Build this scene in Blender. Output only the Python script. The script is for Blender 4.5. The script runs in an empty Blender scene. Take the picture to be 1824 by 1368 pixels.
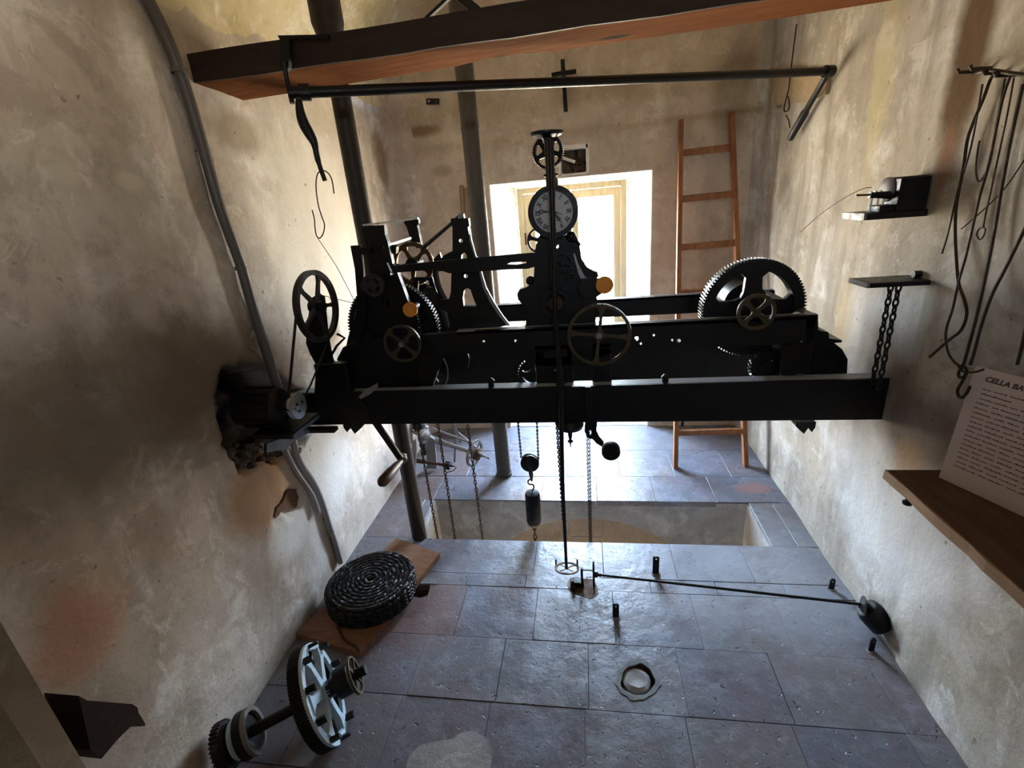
import bpy, math, random
from mathutils import Vector, Matrix
from mathutils.geometry import tessellate_polygon
from mathutils import noise as mnoise
random.seed(7)
sc = bpy.context.scene
COL = sc.collection

# ------------------------------------------------------------------ camera
W_PX, H_PX, F_PX = 1824, 1368, 856.468
PITCH, YAW, ROLL = 0.354221509, 0.166598327, -0.0852873133
CAM = Vector((0, 0, 1.75))
_f = Vector((-math.sin(YAW)*math.cos(PITCH), math.cos(YAW)*math.cos(PITCH), -math.sin(PITCH)))
_r0 = Vector((math.cos(YAW), math.sin(YAW), 0)); _u0 = _r0.cross(_f)
_r = math.cos(ROLL)*_r0 + math.sin(ROLL)*_u0
_u = -math.sin(ROLL)*_r0 + math.cos(ROLL)*_u0
cd = bpy.data.cameras.new('camera'); cam = bpy.data.objects.new('camera', cd); COL.objects.link(cam)
M = Matrix((( _r.x, _u.x, -_f.x, CAM.x), (_r.y, _u.y, -_f.y, CAM.y), (_r.z, _u.z, -_f.z, CAM.z), (0,0,0,1)))
cam.matrix_world = M
cd.sensor_width = 36; cd.lens = F_PX*36/W_PX; cd.clip_start = .02
sc.camera = cam

# ------------------------------------------------------------------ sky, daylight, exposure
SKY = 101.0
w = bpy.data.worlds.new('world'); sc.world = w; w.use_nodes = True
nt = w.node_tree; nt.nodes.clear()
out = nt.nodes.new('ShaderNodeOutputWorld'); bg = nt.nodes.new('ShaderNodeBackground')
tc = nt.nodes.new('ShaderNodeTexCoord'); sx = nt.nodes.new('ShaderNodeSeparateXYZ')
cr = nt.nodes.new('ShaderNodeValToRGB'); mr = nt.nodes.new('ShaderNodeMapRange')
mr.inputs['From Min'].default_value = -1; mr.inputs['From Max'].default_value = 1
cr.color_ramp.elements[0].position = .0; cr.color_ramp.elements[0].color = (.50, .40, .24, 1)
cr.color_ramp.elements[1].position = 1.0; cr.color_ramp.elements[1].color = (.42, .62, 1.0, 1)
for pos, c in ((.46, (.60, .53, .43, 1)), (.51, (.88, .93, 1.0, 1)), (.58, (.69, .83, 1.0, 1)), (.75, (.52, .72, 1.0, 1))):
    e = cr.color_ramp.elements.new(pos); e.color = c
nt.links.new(tc.outputs['Generated'], sx.inputs[0]); nt.links.new(sx.outputs['Z'], mr.inputs['Value'])
nt.links.new(mr.outputs[0], cr.inputs[0]); nt.links.new(cr.outputs[0], bg.inputs[0]); nt.links.new(bg.outputs[0], out.inputs[0])
bg.inputs[1].default_value = SKY
def portal(name, loc, size, rot):
    l = bpy.data.lights.new(name, 'AREA'); l.shape = 'RECTANGLE'; l.size, l.size_y = size
    o = bpy.data.objects.new(name, l); COL.objects.link(o); o.location = loc; o.rotation_euler = rot
    l.cycles.is_portal = True
    return o
portal('window_portal', (-.09, 4.03, .97), (.95, 2.0), (-math.pi/2, 0, 0))
portal('pit_portal', (-.045, 2.37, -1.62), (1.2, .12), (math.pi, 0, 0))  # lets light up through the slot added in the pit bottom
portal('fill_opening_portal', (.35, -1.42, 2.19), (.58, .14), (math.pi/2, 0, 0))  # unseen opening behind the camera, added for fill light
sc.view_settings.view_transform = 'Standard'; sc.view_settings.look = 'None'
sc.view_settings.exposure = 0.0; sc.view_settings.gamma = 1.0; sc.view_settings.use_curve_mapping = False
sc.cycles.max_bounces = 10; sc.cycles.diffuse_bounces = 7; sc.cycles.glossy_bounces = 4
sc.cycles.transparent_max_bounces = 8
sc.cycles.caustics_reflective = False; sc.cycles.caustics_refractive = False
sc.cycles.sample_clamp_indirect = 12
sc.cycles.use_denoising = True

# ------------------------------------------------------------------ pixel -> place on a chosen real plane
def _ray(px, py): return _f + (px-W_PX/2)/F_PX*_r - (py-H_PX/2)/F_PX*_u
def onX(px, py, X): d = _ray(px, py); return CAM + d*(X/d.x)
def onY(px, py, Y): d = _ray(px, py); return CAM + d*(Y/d.y)
def onZ(px, py, Z=0.0): d = _ray(px, py); return CAM + d*((Z-CAM.z)/d.z)
def pxr(px, py, Y, n):  # length of n pixels at a point on plane Y
    P = onY(px, py, Y); return n*((P-CAM).dot(_f))/F_PX

# ------------------------------------------------------------------ mesh builder
ORG = {}
def perp(a):
    a = a.normalized(); b = Vector((0,0,1)) if abs(a.z) < .9 else Vector((1,0,0))
    x = a.cross(b).normalized(); return x, a.cross(x).normalized()
class MB:
    def __init__(s): s.v = []; s.f = []
    def add(s, vs, fs):
        n = len(s.v); s.v += [Vector(q) for q in vs]; s.f += [tuple(i+n for i in f) for f in fs]; return s
    def box8(s, p):  # p: 4 bottom, 4 top
        return s.add(p, [(3,2,1,0),(4,5,6,7),(0,1,5,4),(1,2,6,5),(2,3,7,6),(3,0,4,7)])
    def box(s, x0, x1, y0, y1, z0, z1):
        return s.box8([(x0,y0,z0),(x1,y0,z0),(x1,y1,z0),(x0,y1,z0),(x0,y0,z1),(x1,y0,z1),(x1,y1,z1),(x0,y1,z1)])
    def bbox(s, x0, x1, y0, y1, z0, z1, b=.004):  # chamfered on the four long vertical-ish edges + top
        P = [(x0+b,y0),(x1-b,y0),(x1,y0+b),(x1,y1-b),(x1-b,y1),(x0+b,y1),(x0,y1-b),(x0,y0+b)]
        n = len(P); cx, cy = (x0+x1)/2, (y0+y1)/2
        def ins(q, d): return (q[0]+(d if q[0] < cx else -d), q[1]+(d if q[1] < cy else -d))
        L = [[(a,c,z0) for a,c in P], [(a,c,z1-b) for a,c in P], [(*ins(q,b),z1) for q in P]]
        vs = [q for l in L for q in l]; fs = []
        for k in range(2):
            for i in range(n): fs.append((k*n+i, k*n+(i+1)%n, (k+1)*n+(i+1)%n, (k+1)*n+i))
        fs += [tuple(range(n-1,-1,-1)), tuple(range(2*n, 3*n))]
        return s.add(vs, fs)
    def beam(s, p0, p1, wv, hv):  # bar with half-extent vectors
        p0, p1, wv, hv = map(Vector, (p0, p1, wv, hv))
        return s.box8([p0-wv-hv, p0+wv-hv, p0+wv+hv, p0-wv+hv, p1-wv-hv, p1+wv-hv, p1+wv+hv, p1-wv+hv])
    def prism(s, loops, ext):
        loops = [[Vector(q) for q in l] for l in loops]; ext = Vector(ext)
        flat = [q for l in loops for q in l]; n = len(flat)
        tris = tessellate_polygon(loops)
        fs = [tuple(t) for t in tris] + [tuple(i+n for i in reversed(t)) for t in tris]
        k = 0
        for l in loops:
            m = len(l)
            for i in range(m): fs.append((k+i, k+(i+1)%m, n+k+(i+1)%m, n+k+i))
            k += m
        return s.add(flat + [q+ext for q in flat], fs)
    def tube(s, pts, r, seg=8, closed=False, caps=True):
        pts = [Vector(p) for p in pts]; m = len(pts)
        rr = r if isinstance(r, (list, tuple)) else [r]*m
        vs = []; x = None
        for i, p in enumerate(pts):
            if closed: t = pts[(i+1)%m]-pts[i-1]
            else: t = pts[min(i+1,m-1)]-pts[max(i-1,0)]
            t = t.normalized() if t.length > 1e-9 else Vector((0,0,1))
            if x is None: x, y = perp(t)
            else:
                x = x - t*x.dot(t); x = x.normalized() if x.length > 1e-6 else perp(t)[0]; y = t.cross(x)
            for k in range(seg):
                a = 2*math.pi*k/seg; vs.append(p + (x*math.cos(a)+y*math.sin(a))*rr[i])
        fs = []
        for i in range(m if closed else m-1):
            j = (i+1)%m
            for k in range(seg): fs.append((i*seg+k, i*seg+(k+1)%seg, j*seg+(k+1)%seg, j*seg+k))
        if caps and not closed:
            fs += [tuple(range(seg-1,-1,-1)), tuple((m-1)*seg+k for k in range(seg))]
        return s.add(vs, fs)
    def cyl(s, p0, p1, r0, r1=None, seg=20): 
        return s.tube([p0, p1], [r0, r0 if r1 is None else r1], seg)
    def lathe(s, c, axis, prof, seg=24):
        c = Vector(c); a = Vector(axis).normalized(); x, y = perp(a); vs = []; m = len(prof)
        for r, h in prof:
            for k in range(seg):
                t = 2*math.pi*k/seg; vs.append(c + a*h + (x*math.cos(t)+y*math.sin(t))*r)
        fs = [(i*seg+k, i*seg+(k+1)%seg, (i+1)*seg+(k+1)%seg, (i+1)*seg+k) for i in range(m-1) for k in range(seg)]
        fs += [tuple(range(seg-1,-1,-1)), tuple((m-1)*seg+k for k in range(seg))]
        return s.add(vs, fs)
    def ring(s, c, axis, ro, ri, t, seg=48, teeth=0, td=0):
        c = Vector(c); a = Vector(axis).normalized(); x, y = perp(a)
        R = []
        if teeth:
            for k in range(teeth):
                for q, rad in ((0, ro-td), (.3, ro-td), (.42, ro), (.78, ro), (.9, ro-td)):
                    R.append((2*math.pi*(k+q)/teeth, rad))
        else: R = [(2*math.pi*k/seg, ro) for k in range(seg)]
        n = len(R); vs = []
        for h in (-t/2, t/2):
            for ang, rad in R: vs.append(c + a*h + (x*math.cos(ang)+y*math.sin(ang))*rad)
        for h in (-t/2, t/2):
            for ang, rad in R: vs.append(c + a*h + (x*math.cos(ang)+y*math.sin(ang))*ri)
        fs = []
        for k in range(n):
            j = (k+1)%n
            fs += [(k, j, n+j, n+k), (2*n+j, 2*n+k, 3*n+k, 3*n+j), (j, k, 2*n+k, 2*n+j), (n+k, n+j, 3*n+j, 3*n+k)]
        return s.add(vs, fs)
    def spoke(s, c, axis, ang, r0, r1, w0, w1, t, flare=1.6):
        c = Vector(c); a = Vector(axis).normalized(); x, y = perp(a)
        d = x*math.cos(ang)+y*math.sin(ang); e = a.cross(d)
        st = [(r0, w0*1.15), (r0+(r1-r0)*.25, w0*.85), (r0+(r1-r0)*.75, w1*.85), (r1-(r1-r0)*.04, w1*flare), (r1+.002, w1*flare*1.3)]
        vs = []
        for r_, w_ in st:
            for h, q in ((-t/2,-1),(-t/2,1),(t/2,1),(t/2,-1)): vs.append(c + d*r_ + e*(w_/2*q) + a*h)
        fs = [(i*4+k, i*4+(k+1)%4, (i+1)*4+(k+1)%4, (i+1)*4+k) for i in range(len(st)-1) for k in range(4)]
        m = len(st)-1; fs += [(3,2,1,0), (m*4, m*4+1, m*4+2, m*4+3)]
        return s.add(vs, fs)
    def sphere(s, c, r, seg=14):
        prof = [(max(r*math.sin(math.pi*i/8), r*.02), -r*math.cos(math.pi*i/8)) for i in range(9)]
        return s.lathe(c, (0,0,1), prof, seg)
    def build(s, name, mat, parent=None, smooth=False, label=None, recalc=True):
        vs = s.v; n = len(vs)
        lo = Vector((min(v.x for v in vs), min(v.y for v in vs), min(v.z for v in vs)))
        hi = Vector((max(v.x for v in vs), max(v.y for v in vs), max(v.z for v in vs)))
        c = (lo+hi)/2
        me = bpy.data.meshes.new(name); me.from_pydata([v-c for v in vs], [], s.f)
        if recalc:
            import bmesh
            bm = bmesh.new(); bm.from_mesh(me); bmesh.ops.recalc_face_normals(bm, faces=bm.faces); bm.to_mesh(me); bm.free()
        if smooth:
            me.polygons.foreach_set('use_smooth', [True]*len(me.polygons))
            me.set_sharp_from_angle(angle=math.radians(38))
        me.materials.append(mat)
        o = bpy.data.objects.new(name, me); COL.objects.link(o); ORG[o.name] = c
        if parent: o.parent = parent; o.location = c - ORG[parent.name]
        else: o.location = c
        if label: o['label'] = label
        return o
def thing(name, label, cat, loc, group=None):
    o = bpy.data.objects.new(name, None); COL.objects.link(o); o.location = loc; ORG[o.name] = Vector(loc)
    o.empty_display_size = .05
    return tag(o, label, cat, group)
def tag(o, label, cat, group=None):
    o['label'] = label; o['category'] = cat
    if group: o['group'] = group
    return o
def struct(o): o['kind'] = 'structure'; return o
def stuff(o): o['kind'] = 'stuff'; return o
def circle_px(cx, cy, r, Y, n=14):
    c = onY(cx, cy, Y); R = pxr(cx, cy, Y, r)
    return [c + Vector((math.cos(2*math.pi*k/n)*R, 0, math.sin(2*math.pi*k/n)*R)) for k in range(n)]
def poly(pts, Y): return [onY(x, y, Y) for x, y in pts]
def plate(name, pts, Y, t, mat, parent, holes=(), smooth=False, label=None):
    return MB().prism([poly(pts, Y)] + [list(h) for h in holes], (0, t, 0)).build(name, mat, parent, smooth, label)
def smooth_path(pts, n=6):
    pts = [Vector(p) for p in pts]; o = []
    for i in range(len(pts)-1):
        p0 = pts[max(i-1,0)]; p1 = pts[i]; p2 = pts[i+1]; p3 = pts[min(i+2, len(pts)-1)]
        for k in range(n):
            t = k/n
            o.append(.5*((2*p1)+(-p0+p2)*t+(2*p0-5*p1+4*p2-p3)*t*t+(-p0+3*p1-3*p2+p3)*t**3))
    o.append(pts[-1]); return o
def wheel(name, c, axis, R, ri, hub, ns, t, mat, parent, teeth=0, td=0, w=.012, w2=None, ph=0, st=None, joined=False, hubt=None, label=None, smooth=False, spokemat=None):
    c = Vector(c); st = st or t*.6; hubt = hubt or t*1.4; a = Vector(axis).normalized()
    m = MB().ring(c, axis, R, ri, t, 56, teeth, td)
    if joined:
        for k in range(ns): m.spoke(c, axis, ph+2*math.pi*k/ns, hub*.8, ri, w, w2 or w, st)
        m.cyl(c-a*hubt/2, c+a*hubt/2, hub, seg=16)
        return m.build(name, mat, parent, smooth, label)
    o = m.build(name, mat, parent, smooth, label)
    for k in range(ns):
        MB().spoke(c, axis, ph+2*math.pi*k/ns, hub*.8, ri, w, w2 or w, st).build('spoke', spokemat or mat, o)
    MB().cyl(c-a*hubt/2, c+a*hubt/2, hub, seg=18).build('hub', spokemat or mat, o)
    return o
def chain_mesh(pts, link=.02, r=.0022, wd=.006):
    """real oval links, every other one turned a quarter"""
    pts = [Vector(p) for p in pts]; m = MB()
    L = [0]
    for i in range(1, len(pts)): L.append(L[-1]+(pts[i]-pts[i-1]).length)
    n = max(2, int(L[-1]/(link*.72)))
    def at(d):
        for i in range(1, len(pts)):
            if d <= L[i] or i == len(pts)-1:
                t = (d-L[i-1])/max(L[i]-L[i-1], 1e-9); return pts[i-1].lerp(pts[i], t), (pts[i]-pts[i-1]).normalized()
    for k in range(n):
        c, t = at(L[-1]*(k+.5)/n); x, y = perp(t)
        s = x if k % 2 else y
        ov = [c + t*(link/2*math.sin(a)) + s*(wd/2*math.cos(a)) for a in [2*math.pi*q/8 for q in range(8)]]
        m.tube(ov, r, 4, closed=True)
    return m

# ------------------------------------------------------------------ materials
def mat(name, col, rough=.6, metal=0, spec=.5):
    m = bpy.data.materials.new(name); m.use_nodes = True; b = m.node_tree.nodes['Principled BSDF']
    b.inputs['Base Color'].default_value = (*col, 1); b.inputs['Roughness'].default_value = rough
    b.inputs['Metallic'].default_value = metal; b.inputs['Specular IOR Level'].default_value = spec
    return m
class NT:
    def __init__(s, m):
        s.t = m.node_tree; s.b = s.t.nodes['Principled BSDF']; s.pos = s.n('ShaderNodeNewGeometry').outputs['Position']
    def n(s, ty, **k):
        o = s.t.nodes.new(ty)
        for a, v in k.items(): setattr(o, a, v)
        return o
    def l(s, a, b): s.t.links.new(a, b)
    def noise(s, scale, det=6, rough=.6, vec=None, mul=None, dist=0):
        o = s.n('ShaderNodeTexNoise'); o.inputs['Scale'].default_value = scale; o.inputs['Detail'].default_value = det
        o.inputs['Roughness'].default_value = rough; o.inputs['Distortion'].default_value = dist
        v = vec or s.pos
        if mul:
            q = s.n('ShaderNodeVectorMath', operation='MULTIPLY'); s.l(v, q.inputs[0]); q.inputs[1].default_value = mul; v = q.outputs[0]
        s.l(v, o.inputs['Vector']); return o.outputs['Fac']
    def ramp(s, fac, stops):
        o = s.n('ShaderNodeValToRGB'); e = o.color_ramp.elements
        e[0].position, e[0].color = stops[0][0], (*stops[0][1], 1); e[1].position, e[1].color = stops[-1][0], (*stops[-1][1], 1)
        for p_, c in stops[1:-1]: q = e.new(p_); q.color = (*c, 1)
        s.l(fac, o.inputs[0]); return o.outputs[0]
    def g(s, fac, a, b): return s.ramp(fac, [(a, (0,0,0)), (b, (1,1,1))])
    def mix(s, fac, a, b, mode='MIX'):
        o = s.n('ShaderNodeMix', data_type='RGBA', blend_type=mode)
        for sock, v in ((o.inputs['Factor'], fac), (o.inputs['A'], a), (o.inputs['B'], b)):
            if isinstance(v, (int, float)): sock.default_value = v
            elif isinstance(v, tuple): sock.default_value = (*v, 1)
            else: s.l(v, sock)
        return o.outputs['Result']
    def math(s, op, a, b=0.0):
        o = s.n('ShaderNodeMath', operation=op)
        for i, v in enumerate((a, b)):
            if isinstance(v, (int, float)): o.inputs[i].default_value = v
            else: s.l(v, o.inputs[i])
        return o.outputs[0]
    def blob(s, c, rx, ry, rz, soft=.5, wob=.35, ws=6):
        """soft ragged patch round a place: 1 inside, 0 outside"""
        q = s.n('ShaderNodeVectorMath', operation='SUBTRACT'); s.l(s.pos, q.inputs[0]); q.inputs[1].default_value = c
        d = s.n('ShaderNodeVectorMath', operation='DIVIDE'); s.l(q.outputs[0], d.inputs[0]); d.inputs[1].default_value = (rx, ry, rz)
        ln = s.n('ShaderNodeVectorMath', operation='LENGTH'); s.l(d.outputs[0], ln.inputs[0])
        v = s.math('ADD', ln.outputs['Value'], s.math('MULTIPLY', s.math('SUBTRACT', s.noise(ws, 4), .5), wob*2))
        return s.math('SUBTRACT', 1.0, s.g(v, 1-soft, 1.0))
    def bump(s, h, strength=.3, dist=.01):
        o = s.n('ShaderNodeBump'); o.inputs['Strength'].default_value = strength; o.inputs['Distance'].default_value = dist
        s.l(h, o.inputs['Height']); s.l(o.outputs[0], s.b.inputs['Normal'])
    def col(s, c): s.l(c, s.b.inputs['Base Color'])

def plaster(name, base, light, dark, blobs=(), streak=0.0, spots=True):
    m = mat(name, base, .92, spec=.15); N = NT(m)
    c = N.mix(N.g(N.noise(1.6, 5, .6), .38, .62), dark, base)
    c = N.mix(N.g(N.noise(4.3, 7, .65, dist=.4), .52, .68), c, light)
    c = N.mix(N.math('MULTIPLY', N.g(N.noise(11, 8, .7), .53, .68), .5), c, tuple(v*.62 for v in dark))
    c = N.mix(N.math('MULTIPLY', N.g(N.noise(2.7, 9, .72, dist=1.2), .54, .60), .45), c, tuple(v*.75 for v in dark))
    c = N.mix(N.math('MULTIPLY', N.g(N.noise(6.1, 9, .75, dist=.8), .57, .60), .4), c, tuple(min(v*1.12, .9) for v in light))
    if streak:
        c = N.mix(N.math('MULTIPLY', N.g(N.noise(5, 4, .55, mul=(1.6, 1.6, .22)), .48, .66), streak), c, tuple(v*.72 for v in dark))
    for bc, br, bcol, bs in blobs:
        c = N.mix(N.math('MULTIPLY', N.blob(bc, *br), bs), c, bcol)
    if spots:
        c = N.mix(N.math('MULTIPLY', N.g(N.noise(34, 3, .5), .70, .745), .6), c, (.10, .075, .055))
    N.col(c)
    h = N.math('ADD', N.noise(9, 8, .65), N.math('MULTIPLY', N.noise(60, 5, .6), .25))
    N.bump(h, .5, .012)
    return m
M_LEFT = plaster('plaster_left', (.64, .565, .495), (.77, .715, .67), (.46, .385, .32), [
    ((-1.58, 1.62, 1.02), (.20, .6, .6), (.012, .010, .009), 1.0),  # near-black inside the wall hole: its deep shade painted in
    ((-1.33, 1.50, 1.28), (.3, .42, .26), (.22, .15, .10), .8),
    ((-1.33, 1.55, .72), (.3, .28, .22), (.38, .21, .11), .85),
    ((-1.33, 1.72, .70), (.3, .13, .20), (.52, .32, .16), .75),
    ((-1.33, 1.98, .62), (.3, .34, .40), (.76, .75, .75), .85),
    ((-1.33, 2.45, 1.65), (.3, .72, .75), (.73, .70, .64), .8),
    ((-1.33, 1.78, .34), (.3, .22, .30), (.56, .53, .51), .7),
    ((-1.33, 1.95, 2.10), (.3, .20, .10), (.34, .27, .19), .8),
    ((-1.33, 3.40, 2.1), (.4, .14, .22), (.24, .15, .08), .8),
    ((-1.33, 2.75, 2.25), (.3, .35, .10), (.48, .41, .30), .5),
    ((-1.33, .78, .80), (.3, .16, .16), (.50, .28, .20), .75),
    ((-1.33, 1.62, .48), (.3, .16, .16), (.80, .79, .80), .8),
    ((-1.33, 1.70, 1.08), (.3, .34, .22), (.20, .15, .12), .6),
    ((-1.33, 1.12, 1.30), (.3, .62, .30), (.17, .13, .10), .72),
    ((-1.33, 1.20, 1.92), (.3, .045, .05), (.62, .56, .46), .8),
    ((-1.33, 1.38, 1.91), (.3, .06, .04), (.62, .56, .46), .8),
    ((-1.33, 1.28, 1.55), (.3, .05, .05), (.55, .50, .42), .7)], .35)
M_RIGHT = plaster('plaster_right', (.52, .475, .415), (.64, .615, .58), (.39, .34, .275), [
    ((1.14, 1.75, .55), (.3, .55, .42), (.80, .80, .80), .7),
    ((1.14, 1.84, 2.08), (.3, .10, .42), (.13, .08, .045), 1.0),
    ((1.14, 1.55, 2.05), (.3, .25, .30), (.40, .33, .25), .6),
    ((1.14, 1.85, 1.76), (.3, .05, .14), (.30, .15, .09), .55),
    ((1.14, 2.05, 1.20), (.3, .30, .16), (.70, .68, .66), .6),
    ((1.14, 2.30, 1.15), (.3, .10, .22), (.44, .33, .19), .6),
    ((1.14, 1.72, .90), (.3, .26, .22), (.17, .12, .09), .8),  # shadow round the girder end, painted into the wall colour
    ((1.14, 1.72, .76), (.3, .10, .10), (.42, .26, .13), .6),
    ((1.14, 2.3, 2.1), (.3, .10, .5), (.52, .46, .26), .5),
    ((1.14, 3.1, 2.3), (.3, .12, .14), (.34, .27, .18), .6)], .75)
M_BACK = plaster('plaster_back', (.66, .56, .46), (.72, .63, .53), (.54, .44, .35), [
    ((-1.10, 3.62, 2.28), (.17, .3, .05), (.22, .14, .07), .85),
    ((-1.28, 3.62, 2.12), (.08, .3, .22), (.25, .16, .09), .8),
    ((-.98, 3.62, 2.02), (.10, .3, .05), (.34, .26, .18), .6),
    ((-.92, 3.62, 2.44), (.13, .3, .09), (.60, .54, .44), .7),
    ((.95, 3.62, 2.3), (.18, .3, .35), (.24, .19, .14), .65),
    ((.86, 3.62, 1.5), (.10, .3, .6), (.36, .29, .22), .5)], .3)
M_CEIL = plaster('plaster_ceiling', (.72, .65, .46), (.80, .76, .68), (.58, .48, .28), [], 0, False)
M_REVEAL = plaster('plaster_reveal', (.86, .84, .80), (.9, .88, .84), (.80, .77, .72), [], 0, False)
M_PIT = plaster('plaster_pit', (.40, .40, .41), (.47, .47, .48), (.27, .26, .26), [], .3)
M_VAULT = plaster('plaster_pit_arch', (.34, .275, .225), (.38, .31, .26), (.28, .22, .17), [], .2)
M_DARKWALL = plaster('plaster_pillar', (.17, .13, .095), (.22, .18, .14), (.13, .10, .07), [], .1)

def iron(name, col=(.005, .0045, .005), rough=.42, metal=0, wear=(.014, .010, .008)):
    m = mat(name, col, rough, metal, .32); N = NT(m)
    N.col(N.mix(N.math('MULTIPLY', N.g(N.noise(22, 6, .65), .55, .75), .5), col, wear))
    N.l(N.ramp(N.noise(30, 4), [(.3, (rough*.75,)*3), (.7, (min(rough*1.4, 1),)*3)]), N.b.inputs['Roughness'])
    N.bump(N.noise(120, 4), .12, .002); return m
IRON = iron('black_iron'); GIRD = iron('girder_iron', (.004, .004, .005), .45, wear=(.009, .005, .004))
GIRD_TOP = iron('window_lit_flange', (.32, .36, .43), .45, .1, (.2, .22, .26))  # pale blue-grey: window light on the top faces painted into the colour
STEEL = iron('worn_steel', (.34, .34, .36), .32, .9, (.12, .10, .09))
PIPE = iron('grey_pipe', (.085, .075, .068), .55, .2, (.13, .11, .09))
PIPE_D = iron('dark_pipe', (.035, .028, .026), .5, .1, (.06, .045, .035))
CONDUIT = mat('conduit_plastic', (.125, .11, .105), .45)
WHEELC = iron('brown_black_iron', (.04, .032, .033), .5, .2, (.06, .04, .03))
BRASS = iron('brass', (.13, .078, .036), .42, .75, (.09, .06, .03))
BRASS_D = iron('dull_brass', (.085, .066, .04), .5, .6, (.05, .035, .02))
COPPER = iron('orange_brass', (.72, .27, .045), .5, .0, (.45, .17, .03))
RUSTY = iron('rusty_iron', (.085, .045, .028), .7, .2, (.16, .075, .035))
GREYIR = iron('grey_iron', (.20, .19, .185), .5, .3, (.10, .08, .065))
BLUEP = iron('pale_blue_paint', (.42, .55, .66), .5, 0, (.16, .15, .16))
SILVER = iron('silver_pulley', (.45, .45, .46), .35, .8, (.2, .2, .2))
CABLE = iron('black_braid', (.010, .010, .012), .34, .0, (.03, .03, .032))
WIRE = iron('rusty_wire', (.04, .024, .014), .65, .2, (.02, .013, .01))
def wood(name, a, b, sc_=(1, 14, 14), rough=.6, knots=None):
    m = mat(name, a, rough, spec=.3); N = NT(m)
    c = N.mix(N.g(N.noise(3.2, 7, .65, mul=sc_, dist=.6), .35, .65), b, a)
    c = N.mix(N.math('MULTIPLY', N.g(N.noise(2.3, 5, .6), .55, .7), .5), c, tuple(v*.6 for v in b))
    if knots:
        for kc in knots: c = N.mix(N.blob(kc, .07, .03, .05, .6, .4, 14), c, (.03, .018, .012))
    N.col(c); N.bump(N.noise(5, 6, .6, mul=sc_), .3, .004); return m
BEAMW = wood('beam_wood', (.17, .062, .020), (.105, .034, .011), knots=[(.13, 2.1, 2.29), (-.30, 2.1, 2.27)], rough=.95)
BEAMW.node_tree.nodes['Principled BSDF'].inputs['Specular IOR Level'].default_value = .06
BEAM_DK = wood('beam_dark_wood', (.035, .018, .014), (.020, .010, .008))  # darker wood for the front face of the beam
LADW = wood('ladder_wood', (.36, .15, .06), (.20, .08, .035), (12, 12, 1))
PLANKW = wood('plank_wood', (.30, .145, .08), (.17, .08, .045), (2, 9, 9))
SHELFW = wood('shelf_wood', (.13, .075, .05), (.075, .04, .025), (10, 1, 10))
SHELFE = wood('shelf_edge_wood', (.40, .27, .18), (.28, .18, .11), (10, 1, 10))
FRAMEW = wood('window_frame_wood', (.72, .63, .44), (.56, .46, .29), (9, 9, 1))
STICKW = wood('stick_wood', (.36, .25, .15), (.25, .16, .09), (12, 12, 1))
GRIPW = wood('grip_wood', (.10, .055, .035), (.05, .026, .018), (9, 1, 9), .4)
CONDUIT_L = mat('pale_conduit', (.36, .345, .36), .45)
BRICK = iron('brick', (.17, .085, .055), .9, 0, (.16, .09, .06))
RUBBLE = iron('rubble', (.07, .05, .04), .95, 0, (.15, .12, .09))
CEMENT = plaster('cement_patch', (.38, .38, .38), (.46, .46, .46), (.28, .27, .27), [], 0)
CEMENT_D = plaster('grey_cement', (.24, .25, .26), (.30, .31, .32), (.15, .15, .16), [], 0)
PAPER = mat('paper', (.62, .52, .50), .8, spec=.2); INK = mat('ink', (.10, .05, .06), .8)
DIALW = mat('dial_enamel', (.50, .48, .50), .4); DIALK = mat('dial_black', (.02, .015, .02), .5)
m = mat('window_glass', (.9, .95, .95), .02); t = m.node_tree; t.nodes.clear()
o_ = t.nodes.new('ShaderNodeOutputMaterial'); a_ = t.nodes.new('ShaderNodeBsdfTransparent'); g_ = t.nodes.new('ShaderNodeBsdfGlossy')
g_.inputs['Roughness'].default_value = .05; mx = t.nodes.new('ShaderNodeMixShader'); mx.inputs[0].default_value = .06
a_.inputs[0].default_value = (.96, .97, .96, 1)
t.links.new(a_.outputs[0], mx.inputs[1]); t.links.new(g_.outputs[0], mx.inputs[2]); t.links.new(mx.outputs[0], o_.inputs[0]); GLASS = m
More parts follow.
